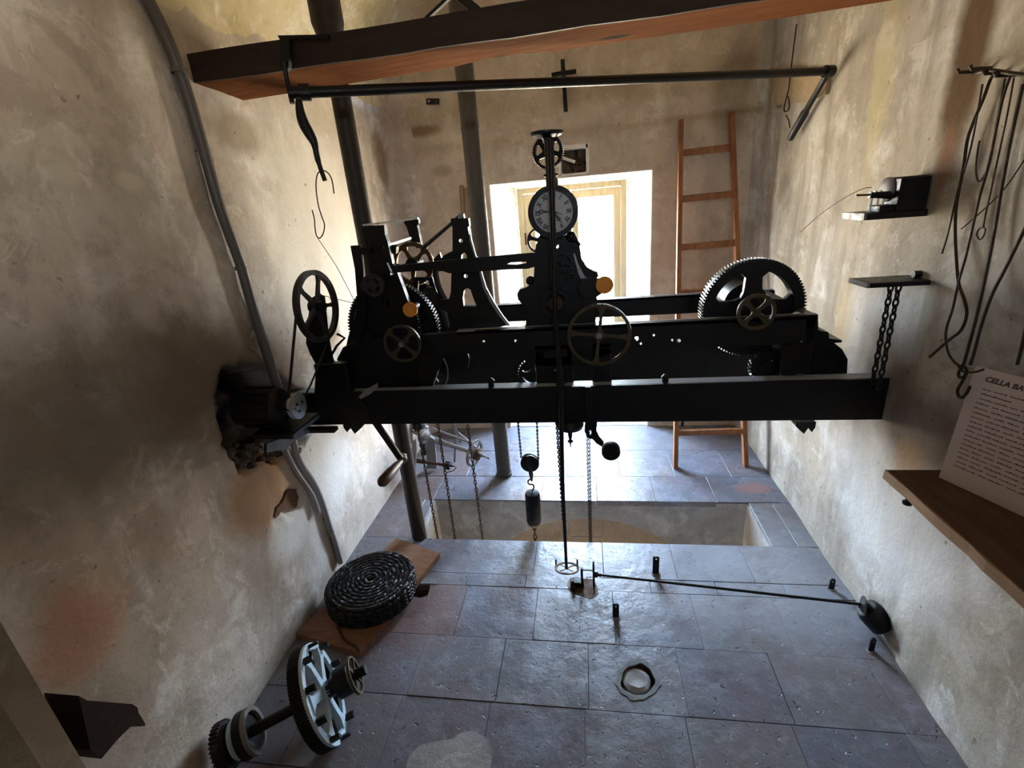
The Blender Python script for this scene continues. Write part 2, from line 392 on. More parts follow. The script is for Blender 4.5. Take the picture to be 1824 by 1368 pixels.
# floor tiles: worn cement-coated terracotta
def tilemat(name, base, red):
    m = mat(name, base, .5, spec=.5); N = NT(m)
    c = N.mix(N.g(N.noise(3.1, 6, .6), .42, .66), base, red)
    c = N.mix(N.math('MULTIPLY', N.g(N.noise(9, 7, .7), .52, .64), .55), c, tuple(min(v*1.7, 1) for v in base))
    c = N.mix(N.math('MULTIPLY', N.g(N.noise(17, 8, .75, dist=1.5), .56, .63), .45), c, (.30, .31, .35))
    c = N.mix(N.math('MULTIPLY', N.g(N.noise(5, 7, .7, dist=.6), .55, .66), .35), c, (.20, .125, .105))
    c = N.mix(N.g(N.noise(52, 3, .5, dist=.8), .672, .70), c, (.035, .03, .03))
    c = N.mix(N.math('MULTIPLY', N.blob((-.35, 2.72, 0), .10, .30, .2, .6), .85), c, (.40, .20, .07))
    c = N.mix(N.math('MULTIPLY', N.blob((1.0, 2.72, 0), .12, .07, .2, .4), .4), c, (.42, .14, .10))
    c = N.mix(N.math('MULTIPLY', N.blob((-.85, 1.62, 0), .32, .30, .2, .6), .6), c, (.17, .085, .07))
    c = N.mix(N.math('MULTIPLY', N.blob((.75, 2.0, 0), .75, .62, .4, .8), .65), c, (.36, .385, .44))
    c = N.mix(N.math('MULTIPLY', N.g(N.noise(2.2, 6, .7, dist=1.0), .50, .60), .30), c, (.11, .085, .085))
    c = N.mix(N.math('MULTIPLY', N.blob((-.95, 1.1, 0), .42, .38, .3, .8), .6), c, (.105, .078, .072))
    c = N.mix(N.math('MULTIPLY', N.blob((-.12, 1.45, 0), .26, .50, .3, .8), .4), c, (.095, .085, .095))  # brown-purple floor tone with the machine's shadow painted into it
    N.col(c)
    N.l(N.ramp(N.noise(7, 6, .6), [(.32, (.24,)*3), (.68, (.50,)*3)]), N.b.inputs['Roughness'])
    h = N.math('SUBTRACT', N.noise(14, 7, .6), N.math('MULTIPLY', N.g(N.noise(52, 3, .5, dist=.8), .645, .69), 1.0))
    N.bump(h, .6, .008); return m
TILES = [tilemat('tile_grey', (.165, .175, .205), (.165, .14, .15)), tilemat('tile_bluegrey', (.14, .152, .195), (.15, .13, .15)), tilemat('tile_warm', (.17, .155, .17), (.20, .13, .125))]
M_SUB = plaster('floor_mortar', (.09, .09, .10), (.12, .12, .13), (.05, .05, .055), [], 0)
M_HOLE = plaster('cavity_earth', (.07, .055, .045), (.11, .09, .07), (.03, .025, .02), [], 0)

# ================================================================== ROOM SHELL
XL, XR, YB, YN, ZS = -1.33, 1.14, 3.62, -1.30, 2.44
def pdist(p, pl):
    """signed distance to polygon (positive inside)"""
    x, y = p; ins = False; dm = 1e9; n = len(pl)
    for i in range(n):
        x1, y1 = pl[i]; x2, y2 = pl[(i+1) % n]
        if (y1 > y) != (y2 > y) and x < (x2-x1)*(y-y1)/(y2-y1)+x1: ins = not ins
        dx, dy = x2-x1, y2-y1; t = max(0, min(1, ((x-x1)*dx+(y-y1)*dy)/(dx*dx+dy*dy+1e-12)))
        dm = min(dm, math.hypot(x-x1-t*dx, y-y1-t*dy))
    return dm if ins else -dm
def nz(a, b, c=0.0): return mnoise.fractal(Vector((a, b, c)), 1.0, 2.0, 4)
def yz(px): return [(lambda q: (q.y, q.z))(onX(x, y, XL)) for x, y in px]
def yzr(px): return [(lambda q: (q.y, q.z))(onX(x, y, XR)) for x, y in px]
HOLES_L = [(yz([(392,668),(405,655),(440,648),(470,655),(498,672),(520,690),(545,700),(575,720),(600,740),(585,756),(548,768),(540,790),(520,800),(498,812),(486,822),(470,826),(448,838),(430,842),(415,812),(398,790),(390,745),(386,700)]), .34),
           (yz([(487,925),(492,905),(503,893),(508,878),(520,868),(534,870),(540,885),(537,905),(520,922),(507,918),(497,930),(488,938)]), .045),
           (yz([(444,598),(452,590),(466,600),(476,618),(470,632),(455,625)]), .03),
           (yz([(60,298),(76,292),(84,303),(80,314),(64,312)]), .008), (yz([(158,300),(172,299),(176,312),(162,316)]), .012),
           (yz([(178,122),(186,124),(188,134),(180,132)]), .02), (yz([(155,512),(170,505),(182,515),(172,524),(158,520)]), .02),
           (yz([(232,488),(244,490),(246,502),(236,504)]), .02), (yz([(64,50),(74,55),(70,60)]), .02), (yz([(286,406),(293,408),(291,413)]), .02), (yz([(55,550),(64,554),(61,559)]), .02)]
HB_L = [(min(a for a, b in p)-.05, max(a for a, b in p)+.05, min(b for a, b in p)-.05, max(b for a, b in p)+.05) for p, d in HOLES_L]
HOLES_R = [(yzr([(1542,1070),(1552,1066),(1570,1082),(1586,1108),(1596,1136),(1600,1160),(1588,1168),(1562,1130),(1546,1102)]), .012),
           (yzr([(1379,168),(1390,163),(1397,172),(1394,185),(1383,188)]), .08)]
HB_R = [(min(a for a, b in p)-.05, max(a for a, b in p)+.05, min(b for a, b in p)-.05, max(b for a, b in p)+.05) for p, d in HOLES_R]
def disp_side(y, z, holes, hb, sgn):
    d = .010*nz(y*1.3, z*1.3, 3*sgn) + .003*nz(y*7, z*7, 5)
    for (p, dep), b in zip(holes, hb):
        if b[0] < y < b[1] and b[2] < z < b[3]:
            s = pdist((y + .012*nz(y*16, z*16, 1), z + .012*nz(y*16, z*16, 9)), p)
            if s > -.004:
                t = min(1, (s+.004)/.016); d += dep*t*t*(3-2*t) * (1 + .25*nz(y*22, z*22, 2) if dep < .1 else 1)
    if sgn > 0: d += .12*math.exp(-(max(0, abs(y-.95)-.35)/.22)**2-(max(0, abs(z-1.0)-.12)/.24)**2)
    rc = .17 if sgn < 0 else .05
    if y > YB-rc: q = y-(YB-rc); d -= rc - math.sqrt(max(rc*rc-q*q, 0))
    return d
def side_wall(name, X, sgn, holes, hb, m):
    ny, nz_ = 250, 126
    ys = [YN+(YB-YN)*i/ny for i in range(ny+1)]
    # finer rows where the photograph shows holes
    zs = [2.78*j/nz_ for j in range(nz_+1)]
    vs = [(X + sgn*disp_side(y, z, holes, hb, sgn), y, z-.05 if j == 0 else z) for j, z in enumerate(zs) for y in ys]
    fs = [(j*(ny+1)+i, j*(ny+1)+i+1, (j+1)*(ny+1)+i+1, (j+1)*(ny+1)+i) for j in range(nz_) for i in range(ny)]
    b = MB(); b.add(vs, fs); o = b.build(name, m, smooth=False, recalc=False)
    o.data.polygons.foreach_set('use_smooth', [True]*len(o.data.polygons)); return struct(o)
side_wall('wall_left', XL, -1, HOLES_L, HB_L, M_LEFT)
side_wall('wall_right', XR, 1, HOLES_R, HB_R, M_RIGHT)

# back wall: two splayed jamb blocks, a head block with a small square opening
OX0, OX1, OZ = -.655, .472, 1.905
FX0, FX1, FZ = -.50, .325, 1.868
b = MB()
b.prism([[(XL-.4, YB, -.05), (OX0, YB, -.05), (FX0-.01, 3.93, -.05), (FX0-.01, 4.02, -.05), (XL-.4, 4.02, -.05)]], (0, 0, OZ+.05))
b.prism([[(XR+.4, YB, -.05), (OX1, YB, -.05), (FX1+.01, 3.93, -.05), (FX1+.01, 4.02, -.05), (XR+.4, 4.02, -.05)]], (0, 0, OZ+.05))
NX0, NX1, NZ0, NZ1 = -.150, .043, 1.918, 2.094
head = [(XL-.4, YB, OZ), (XR+.4, YB, OZ), (XR+.4, YB, 3.35), (XL-.4, YB, 3.35)]
c_ = .03
niche = [(NX0+c_, YB, NZ0), (NX1-c_, YB, NZ0), (NX1, YB, NZ0+c_), (NX1, YB, NZ1), (NX0, YB, NZ1), (NX0, YB, NZ0+c_)]
b.prism([head, niche], (0, .40, 0))
struct(b.build('wall_back', M_BACK))
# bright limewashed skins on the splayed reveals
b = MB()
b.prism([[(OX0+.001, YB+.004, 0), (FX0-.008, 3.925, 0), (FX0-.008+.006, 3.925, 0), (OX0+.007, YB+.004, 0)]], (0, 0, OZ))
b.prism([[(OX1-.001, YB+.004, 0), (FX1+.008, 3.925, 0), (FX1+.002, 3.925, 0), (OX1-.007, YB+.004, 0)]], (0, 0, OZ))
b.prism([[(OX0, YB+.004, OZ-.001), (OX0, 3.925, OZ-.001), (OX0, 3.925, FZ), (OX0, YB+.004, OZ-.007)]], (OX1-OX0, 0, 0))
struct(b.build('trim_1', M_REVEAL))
b = MB()
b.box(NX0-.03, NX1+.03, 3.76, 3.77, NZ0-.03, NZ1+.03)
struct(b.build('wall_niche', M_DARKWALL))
b = MB()
b.box(NX0-.006, NX0+.010, YB-.002, 3.762, NZ0, NZ1); b.box(NX1-.014, NX1+.006, YB-.002, 3.762, NZ0, NZ1)  # thick pale front edges stand in for light on the niche reveal
b.box(NX0, NX1, YB-.002, 3.762, NZ1-.020, NZ1+.006); b.box(NX0, NX1, YB-.002, 3.762, NZ0-.006, NZ0+.006)
struct(b.build('lit_niche_edges', M_REVEAL))
# near wall behind the camera with a small unseen opening added for fill light
nb = [(XL-.3, YN, -.05), (XR+.3, YN, -.05), (XR+.3, YN, 3.35), (XL-.3, YN, 3.35)]
no = [(.06, YN, 2.12), (.64, YN, 2.12), (.64, YN, 2.26), (.06, YN, 2.26)]
struct(MB().prism([nb, no], (0, -.25, 0)).build('wall_near', M_RIGHT))
# ceiling: a low barrel vault
n = 40; xc = (XL+XR)/2; hw = (XR-XL)/2; vs = []; fs = []
for y in [YN-.1 + (YB+.2-YN)*j/30 for j in range(31)]:
    for i in range(n+1):
        a = math.pi*(1-i/n); vs.append((xc+hw*math.cos(a)*1.0, y, ZS-.012+.33*i/n+(.74-.15*i/n)*math.sin(a) + .012*nz(i*.2, y*2, 4)))
fs = [(j*(n+1)+i, j*(n+1)+i+1, (j+1)*(n+1)+i+1, (j+1)*(n+1)+i) for j in range(30) for i in range(n)]
b = MB(); b.add(vs, fs); o = b.build('ceiling', M_CEIL, recalc=False); o.data.polygons.foreach_set('use_smooth', [True]*len(o.data.polygons)); struct(o)

# floor with the weight pit, tiles laid in rows
PX0, PX1, PY0, PY1 = -1.0, .91, 2.18, 2.568
CAV_ROUND = [onZ(1136+30*math.cos(a)*(1+.05*math.sin(3*a)+.04*math.sin(7*a+1)), 1211+28*math.sin(a)*(1+.05*math.cos(5*a)+.03*math.sin(8*a))) for a in [2*math.pi*k/30 for k in range(30)]]
CAV_SQ = [onZ(x, y) for x, y in [(734,1046),(740,1042),(766,1041),(765,1050),(762,1060),(748,1065),(735,1062)]]
Zf = -.006
fl = MB().prism([[(XL-.35, YN-.2, Zf), (XR+.2, YN-.2, Zf), (XR+.2, 4.05, Zf), (XL-.35, 4.05, Zf)],
                 [(PX0-.012, PY0-.012, Zf), (PX1+.012, PY0-.012, Zf), (PX1+.012, PY1+.012, Zf), (PX0-.012, PY1+.012, Zf)],
                 [(p.x, p.y, Zf) for p in CAV_ROUND], [(p.x, p.y, Zf) for p in CAV_SQ]], (0, 0, -.13)).build('floor', M_SUB)
struct(fl)
for h in (CAV_ROUND, CAV_SQ): MB().box(min(p.x for p in h)-.01, max(p.x for p in h)+.01, min(p.y for p in h)-.01, max(p.y for p in h)+.01, -.06, -.05).build('cavity_bottom', M_HOLE, fl)
rows = [.40, .685, .965, 1.247, 1.532, 1.83, 1.915, 2.18, 2.568, 2.853, 3.215, YB+.01]
offs = {.40: .1, .685: .22, .965: -.03, 1.247: -.015, 1.532: .10, 1.83: .19, 1.915: .065, 2.18: 0, 2.568: .05, 2.853: .21, 3.215: .12}
def tile_piece(x0, x1, y0, y1):
    g = .0008; j = lambda: random.uniform(-.0010, .0006)
    x0 += g; x1 -= g; y0 += g; y1 -= g; dz = random.uniform(-.0022, .0012)
    hole = [h for h in (CAV_ROUND, CAV_SQ) if x0 < sum(p.x for p in h)/len(h) < x1 and y0 < sum(p.y for p in h)/len(h) < y1]
    cx, cy = (x0+x1)/2, (y0+y1)/2; tx, ty = random.uniform(-.003, .003), random.uniform(-.003, .003)
    if not hole:
        b = MB().bbox(x0+j(), x1+j(), y0+j(), y1+j(), -.036, dz, .0013)
    else:
        h = [Vector((max(x0+.006, min(x1-.006, p.x)), max(y0+.006, min(y1-.006, p.y)), -.036)) for p in hole[0]]
        b = MB().prism([[(x0, y0, -.036), (x1, y0, -.036), (x1, y1, -.036), (x0, y1, -.036)], h], (0, 0, .036+dz))
    b.v = [Vector((v.x, v.y, v.z+(v.x-cx)*tx+(v.y-cy)*ty if v.z > -.03 else v.z)) for v in b.v]
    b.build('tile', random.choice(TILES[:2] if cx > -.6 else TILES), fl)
for r in range(len(rows)-1):
    y0, y1 = rows[r], rows[r+1]
    wd = .352 if y0 != 1.83 else .30
    x = -1.42 + offs[y0] - wd if offs[y0] > 0 else -1.42+offs[y0]
    segs = []
    while x < XR+.06:
        segs.append([max(x, XL-.06), min(x+wd, XR+.06)]); x += wd
    segs = [s for s in segs if s[1]-s[0] > .03]
    for h in (CAV_ROUND, CAV_SQ):   # keep each cavity inside one tile
        hx0, hx1 = min(p.x for p in h)-.02, max(p.x for p in h)+.02; hy = sum(p.y for p in h)/len(h)
        if y0 < hy < y1:
            for i in range(len(segs)-1):
                e = segs[i][1]
                if hx0 < e < hx1:
                    ne = hx1 if e > (hx0+hx1)/2 else hx0
                    segs[i][1] = ne; segs[i+1][0] = ne
    for x0, x1 in segs:
        if y0 == 2.18:
            for a, c in ((x0, min(x1, PX0-.008)), (max(x0, PX1+.008), x1)):
                if c-a > .02: tile_piece(a, c, y0, y1)
        else: tile_piece(x0, x1, y0, y1)
# window threshold stone
MB().bbox(OX0-.0, OX1, YB+.012, 4.03, -.036, .004, .006).build('threshold_stone', CEMENT, fl)
# pit lining and the arch seen in its far side
b = MB()
b.box(PX0-.012, PX0, PY0-.01, PY1+.01, -1.6, -.012); b.box(PX1, PX1+.012, PY0-.01, PY1+.01, -1.6, -.012)
b.box(PX0-.012, PX1+.012, PY0-.012, PY0, -1.6, -.012); b.prism([[(PX0, PY0, -1.6), (PX1, PY0, -1.6), (PX1, PY1, -1.6), (PX0, PY1, -1.6)], [(-.64, 2.31, -1.6), (.55, 2.31, -1.6), (.55, 2.43, -1.6), (-.64, 2.43, -1.6)]], (0, 0, -.02))  # slot cut in the unseen bottom, sized to brighten the pit from below
arch = []
a0, a1, at_ = onY(905,955,PY1), onY(1235,963,PY1), onY(1052,924,PY1)
cx_, hw_, h_ = at_.x-.02, .72, at_.z
arch = [(cx_-hw_, PY1, -1.59)] + [(cx_-hw_*math.cos(math.pi*k/24), PY1, h_-.62+.62*math.sin(math.pi*k/24)) for k in range(25)] + [(cx_+hw_, PY1, -1.59)]
b.prism([[(PX0-.012, PY1, -1.6), (PX1+.012, PY1, -1.6), (PX1+.012, PY1, -.012), (PX0-.012, PY1, -.012)], arch], (0, .05, 0))
struct(b.build('wall_pit', M_PIT))
struct(MB().box(PX0-.05, PX1+.05, PY1+.05, PY1+.06, -1.6, -.05).build('wall_pit_arch', M_VAULT))
# pillar edge close on the left
p0 = onY(0, 1130, .55); 
b = MB(); b.prism([[(XL-.02, -.6, -.03), (-1.128, -.6, -.03), (-1.124, .50, -.03), (-1.150, .57, -.03), (XL-.02, .58, -.03)]], (0, 0, 1.35))
struct(b.build('wall_pillar', M_DARKWALL))

# window 1: wooden frame with two glazed casements, down to the floor
win = thing('window_1', 'pale weathered wooden double casement window in the back wall', 'window', ((FX0+FX1)/2, 3.95, 0))
win['kind'] = 'structure'
for n_ in ('label', 'category'): del win[n_]
fw = .045
MB().bbox(FX0, FX0+fw, 3.925, 3.985, 0.004, FZ, .004).build('frame_post', FRAMEW, win)
MB().bbox(FX1-fw, FX1, 3.925, 3.985, 0.004, FZ, .004).build('frame_post', FRAMEW, win)
MB().bbox(FX0+fw, FX1-fw, 3.925, 3.985, FZ-fw, FZ, .004).build('frame_head', FRAMEW, win)
MB().bbox(FX0+fw, FX1-fw, 3.925, 3.985, 0.004, .05, .004).build('frame_sill', FRAMEW, win)
mid = (FX0+FX1)/2
for x0, x1, sl in ((FX0+fw, mid, .085), (mid, FX1-fw, .05)):
    m_ = MB(); y0, y1 = 3.935, 3.975
    m_.bbox(x0+.002, x0+sl, y0, y1, .052, FZ-fw-.002); m_.bbox(x1-.055, x1-.002, y0, y1, .052, FZ-fw-.002)
    m_.bbox(x0+sl, x1-.055, y0, y1, FZ-fw-.06, FZ-fw-.002); m_.bbox(x0+sl, x1-.055, y0, y1, .052, .16)
    m_.bbox(x0+sl, x1-.055, y0, y1, .86, .90)
    lf = m_.build('casement', FRAMEW, win)
    MB().box(x0+sl-.004, x1-.051, 3.953, 3.956, .156, .864).build('pane', GLASS, lf)
    MB().box(x0+sl-.004, x1-.051, 3.953, 3.956, .896, FZ-fw-.056).build('pane', GLASS, lf)
for z in (1.45, .5):
    MB().cyl((FX0+fw, 3.932, z), (FX0+fw, 3.932, z+.09), .009, seg=8).build('hinge', RUSTY, win)
win2 = thing('window_fill', 'x', 'x', (.35, YN-.12, 2.12)); win2['kind'] = 'structure'  # glazed frame of the added fill opening, out of view
for n_ in ('label', 'category'): del win2[n_]
m_ = MB()
for x0, x1, z0, z1 in ((.06,.07,2.12,2.26),(.63,.64,2.12,2.26),(.07,.63,2.12,2.13),(.07,.63,2.25,2.26)): m_.box(x0, x1, YN-.14, YN-.10, z0, z1)
m_.build('fill_opening_frame', FRAMEW, win2); MB().box(.065, .635, YN-.122, YN-.118, 2.125, 2.255).build('pane', GLASS, win2)

# ================================================================== BIG TIMBER AND PIPES
# wooden beam: four measured corner edges
Lf, Lb = onX(345, 148, XL), onX(430, 178, XL)
Rf, Rb = onX(1700, -50, XR), onX(1595, 0, XR)
def ext(p, q, k): return p+(p-q).normalized()*k
LfE, LbE = ext(Lf, Rf, .10), ext(Lb, Rb, .10); RfE, RbE = ext(Rf, Lf, .10), ext(Rb, Lb, .10)
bt = thing('wooden_ceiling_beam', 'thick reddish timber beam spanning the room above the clock movement, dark front', 'beam', tuple((Lf+Rf)/2))
up = Vector((0, 0, .225)); upL = Vector((0, 0, .085))
NS = 22
vs = []; rnd = random.Random(3)
for k in range(NS+1):
    t = k/NS; a = LfE.lerp(RfE, t); c = LbE.lerp(RbE, t)
    h = .084+.012*t + .003*math.sin(t*17)
    wv = Vector((0, .010*math.sin(t*9+1), 0)) + Vector((0, -.05*math.exp(-((t-.43)/.04)**2), 0))
    vs += [a + Vector((0, .012, 0)), c + wv, c + wv + Vector((0, 0, h)), a + Vector((0, .012, h))]
fs = [(i*4+k, i*4+(k+1) % 4, (i+1)*4+(k+1) % 4, (i+1)*4+k) for i in range(NS) for k in range(4)] + [(3,2,1,0), (NS*4, NS*4+1, NS*4+2, NS*4+3)]
MB().add(vs, fs).build('timber', BEAMW, bt, smooth=True)
vs = []
for k in range(NS+1):
    t = k/NS; a = LfE.lerp(RfE, t); h = .084+.012*t + .003*math.sin(t*17)
    d0 = .002*math.sin(k*1.7)
    vs += [a + Vector((0, 0, -.001+d0)), a + Vector((0, .012, -.001+d0)), a + Vector((0, .012, h+.001)), a + Vector((0, 0, h))]
MB().add(vs, fs).build('front_face_board', BEAM_DK, bt, smooth=False, label='sooty black front face')  # front face simply in the darker wood, no soot

def pipe(name, label, pts_r, m, rings=(), group=None):
    o = thing(name, label, 'pipe', tuple(pts_r[0][0]), group)
    MB().tube([p for p, r in pts_r], [r for p, r in pts_r], 24).build('tube', m, o, smooth=True)
    for c, r, h in rings: MB().cyl(Vector(c)-Vector((0,0,h/2)), Vector(c)+Vector((0,0,h/2)), r, seg=24).build('collar', m, o, smooth=True)
    return o
r1 = pxr(679, 566, 2.19, 15.0)
pA = Vector((-.985, 2.19, 0))
pipe('standing_pipe', 'dark iron pipe standing at the left end of the pit, rising past the beam', [((-.985,2.19,-.9), r1*1.0), ((-.988,2.19,2.47), r1)], PIPE_D)
o = bpy.data.objects['standing_pipe']
MB().tube([(-.988,2.19,2.435), (-.988,2.19,2.47), (-.988,2.19,2.49), (-.988,2.19,3.15)], [r1*1.2, r1*1.42, r1*1.55, r1*1.45], 24).build('socket', PIPE_D, o, smooth=True)
r2 = pxr(864, 500, 2.87, 14.5)
c2 = Vector((-.592, 2.87, 0))
pipe('flue_pipe', 'grey metal pipe standing on the floor left of the bright window', [((-.592,2.87,.0), r2), ((-.592,2.87,3.12), r2)], PIPE, [((-.592,2.87,2.16), r2*1.06, .012), ((-.592,2.87,.012), r2*1.12, .02)])
# two struts meeting above the beam
st = thing('roof_strut', 'black iron inverted V strut above the timber beam near the grey pipe', 'strut', tuple(onY(805, -10, 2.6)))
MB().beam(onY(755, 38, 2.5), onY(815, -18, 2.5), (.0,.012,.0), (.012,0,.014)).build('bar', IRON, st)
MB().beam(onY(862, 30, 2.5), onY(805, -18, 2.5), (.0,.012,.0), (.012,0,.014)).build('bar', IRON, st)
MB().cyl(onY(805, -20, 2.47), onY(805, -20, 2.55), .02, seg=12).build('pin', IRON, st)

# long lever shaft under the beam
ls = thing('lever_shaft', 'long black iron rod hanging under the timber beam, with crank arms at both ends', 'shaft', tuple(onY(530, 166, 1.75)))
A = onY(515, 166, 1.75); B = onX(1476, 127, 1.09)
MB().tube([A, B], [pxr(540,165,1.75,9.5), .0165], 16).build('rod', IRON, ls, smooth=True)
MB().cyl(A.lerp(B, .015), A.lerp(B, .03), .026, seg=16).build('collar', IRON, ls)
MB().cyl(B+(A-B).normalized()*.02, B+(B-A).normalized()*.02, .024, seg=16).build('collar', IRON, ls)
pts = [onY(x, y, 1.74) for x, y in [(532,176),(535,200),(541,220),(552,240),(560,256),(565,280),(572,303),(579,322)]]
MB().tube(smooth_path(pts, 4), [.010+.008*math.sin(math.pi*min(1, k/18)) if k < 22 else .008 for k in range(len(smooth_path(pts, 4)))], 10).build('left_arm', IRON, ls, smooth=True)
D = onX(1408, 246, 1.10)
MB().tube([B, B.lerp(D, .55), B.lerp(D, .57), D], [.013, .013, .019, .017], 10).build('right_arm', IRON, ls, smooth=True)
# hanger bracket hooked over the beam
hb = thing('hanger_bracket', 'black iron hanger strapped to the beam front, carrying the lever rod', 'bracket', tuple(onY(500, 70, 1.76)))
MB().prism([poly([(494,63),(583,61),(583,68),(515,69),(514,120),(508,128),(500,120),(498,70)], 1.765)], (0, .02, 0)).build('strap', IRON, hb)
MB().tube([onY(505,110,1.76), onY(511,140,1.76), onY(521,184,1.75)], [.009, .008, .009], 8).build('pin_rod', IRON, hb)
# wire hooks on the left arm
wh = thing('wire_hook', 'thin bent wire double hook hanging from the lever arm by the left wall', 'hook', tuple(onY(572, 310, 1.74)))
pts = [onY(x, y, 1.74+.0) for x, y in [(595,345),(591,320),(583,307),(573,304),(565,312),(563,335),(567,365),(573,385),(578,400),(576,415),(570,424),(564,420),(561,405),(560,390),(556,374)]]
MB().tube(smooth_path(pts, 5), .0022, 6).build('hook_wire', WIRE, wh, smooth=True)
cw = MB().tube([onY(566,424,1.74), onY(600,475,1.80), onY(634,541,1.95)], .0013, 5).build('pull_cord', WIRE); tag(cw, 'thin slack cord from the wire hook to the toothed drum', 'cord')
cw = MB().tube([onY(574,526,1.85), onY(634,541,1.96)], .0013, 5).build('tension_wire', WIRE); tag(cw, 'thin wire between the large belt wheel and the toothed drum', 'wire')

# ================================================================== GIRDERS
def girder(name, label, Yf, zt, zb, dirn=1, slope=0.0):
    g = thing(name, label, 'girder', (-.1, Yf, (zt+zb)/2))
    x0, x1 = XL-.16, XR+.16
    MB().box8([(x0,Yf,zb+slope),(x1,Yf,zb-slope),(x1,Yf+.012,zb-slope),(x0,Yf+.012,zb+slope),(x0,Yf,zt),(x1,Yf,zt),(x1,Yf+.012,zt),(x0,Yf+.012,zt)]).build('web', GIRD, g)
    MB().box(x0, x1, Yf+.012, Yf+.068, zt-.010, zt).build('top_flange', GIRD_TOP, g)
    MB().box(x0, x1, Yf+.012, Yf+.055, zb+.004, zb+.014).build('bottom_flange', GIRD, g)
    return g
g1 = girder('front_girder', 'black steel channel girder in front, running wall to wall under the clock movement', 1.90, 1.018, .853, slope=.008)
g2 = girder('rear_girder', 'black steel channel girder behind the front one, carrying the back of the movement', 2.50, 1.025, .775)
for px, py in ((875, 686), (1185, 680), (1000, 690)):
    c = onY(px, py, 1.925); 
    b = MB(); b.cyl(c+Vector((0,0,-.02)), c+Vector((0,0,.016)), .013, seg=8); b.lathe(c+Vector((0,0,.016)), (0,0,1), [(.017,0),(.017,.006),(.010,.014),(.003,.017)], 10)
    b.build('bolt', IRON, g1, smooth=False)
for px in (1215, 1420):
    c = onY(px, 756, 1.925); MB().cyl(c+Vector((0,0,-.006)), c+Vector((0,0,.012)), .008, seg=6).build('bolt_end', IRON, g1)
def fins(cx, flip=1):
    pts = [(cx-22*flip, 752), (cx-20*flip, 762), (cx-14*flip, 770), (cx-8*flip, 762), (cx, 773), (cx+12*flip, 762), (cx+18*flip, 752)]
    return MB().prism([poly(pts, 1.93)], (0, .05, 0))
fins(632).build('torn_lug', IRON, g1); fins(1432, -1).build('torn_lug', IRON, g1)
MB().box(XL-.02, -1.16, 1.86, 1.90, .835, .852).build('bearing_plate', IRON, g1)

# ================================================================== CLOCK MOVEMENT
mv = thing('clock_movement', 'large black iron tower clock movement with white dial, wheels and rails on two girders', 'clock', (0, 2.2, 1.02))
YF, YR = 1.95, 2.48
holes = [circle_px(x, y, r, YF, 8) for x, y, r in [(918,607,2.2),(1134,603,4.2),(1141,612,2.6),(1164,597,2.6),(1197,606,2.4),(1209,607,3.6),(862,608,2.6)]]
zt = onY(1000, 583, YF).z
rp = [(600,640),(611,619),(640,606),(812,592),(1457,560),(1458,602),(1390,614),(1100,624),(1030,652),(960,652),(900,628),(790,632),(770,690),(690,692),(660,700),(626,700)]
plate('front_rail', rp, YF, .028, IRON, mv, holes)
MB().box(onY(812,592,YF).x, onY(1457,560,YF).x, YF, YF+.055, onY(1000,583,YF).z-.012, onY(1000,583,YF).z-.001).build('rail_flange', GIRD_TOP, mv)
plate('rear_rail', [(640,560),(820,548),(1380,517),(1380,560),(1250,557),(820,577),(640,590)], YR, .028, IRON, mv)
MB().box(onY(820,548,YR).x, onY(1380,517,YR).x, YR, YR+.05, onY(1100,532,YR).z-.012, onY(1100,532,YR).z-.001).build('rail_flange', GIRD_TOP, mv)
e = onY(1457,560,YF)
MB().bbox(e.x-.04, e.x, YF, YR+.03, 1.155, e.z-.001, .004).build('end_rail', IRON, mv)
MB().bbox(e.x-.11, e.x+.0, YF+.0, YF+.12, 1.03, 1.155, .006).build('end_foot', IRON, mv)
MB().bbox(e.x-.11, e.x+.0, YR-.08, YR+.03, 1.03, 1.2, .006).build('end_foot', IRON, mv)
el = onY(690,600,YF); MB().bbox(el.x-.12, el.x-.08, YF+.02, YR+.03, 1.155, 1.262, .004).build('end_rail', IRON, mv)
# stepped bearing and drum at the right end
b = MB(); b.prism([poly([(1457,588),(1476,592),(1477,603),(1492,605),(1500,606),(1499,610),(1486,611),(1500,622),(1510,640),(1508,678),(1440,682),(1430,640),(1440,606)], YF+.06)], (0, .10, 0)); b.build('side_bearing', IRON, mv)
dr = onY(1412, 645, 2.08)
MB().lathe(dr, (0,-1,0), [(.02,-.03),(.075,-.03),(.085,.0),(.075,.03),(.05,.05)], 24).build('grey_bell_drum', GREYIR, mv, smooth=True, label='grey conical drum')
wheel('ratchet_wheel', onY(1364,652,2.02), (0,1,0), pxr(1364,652,2.02,30), pxr(1364,652,2.02,14), .03, 5, .02, IRON, mv, teeth=26, td=.008, w=.02)
MB().prism([poly([(1392,684),(1396,655),(1404,645),(1414,652),(1424,684)], 1.965)], (0, .02, 0)).build('pawl', IRON, mv)

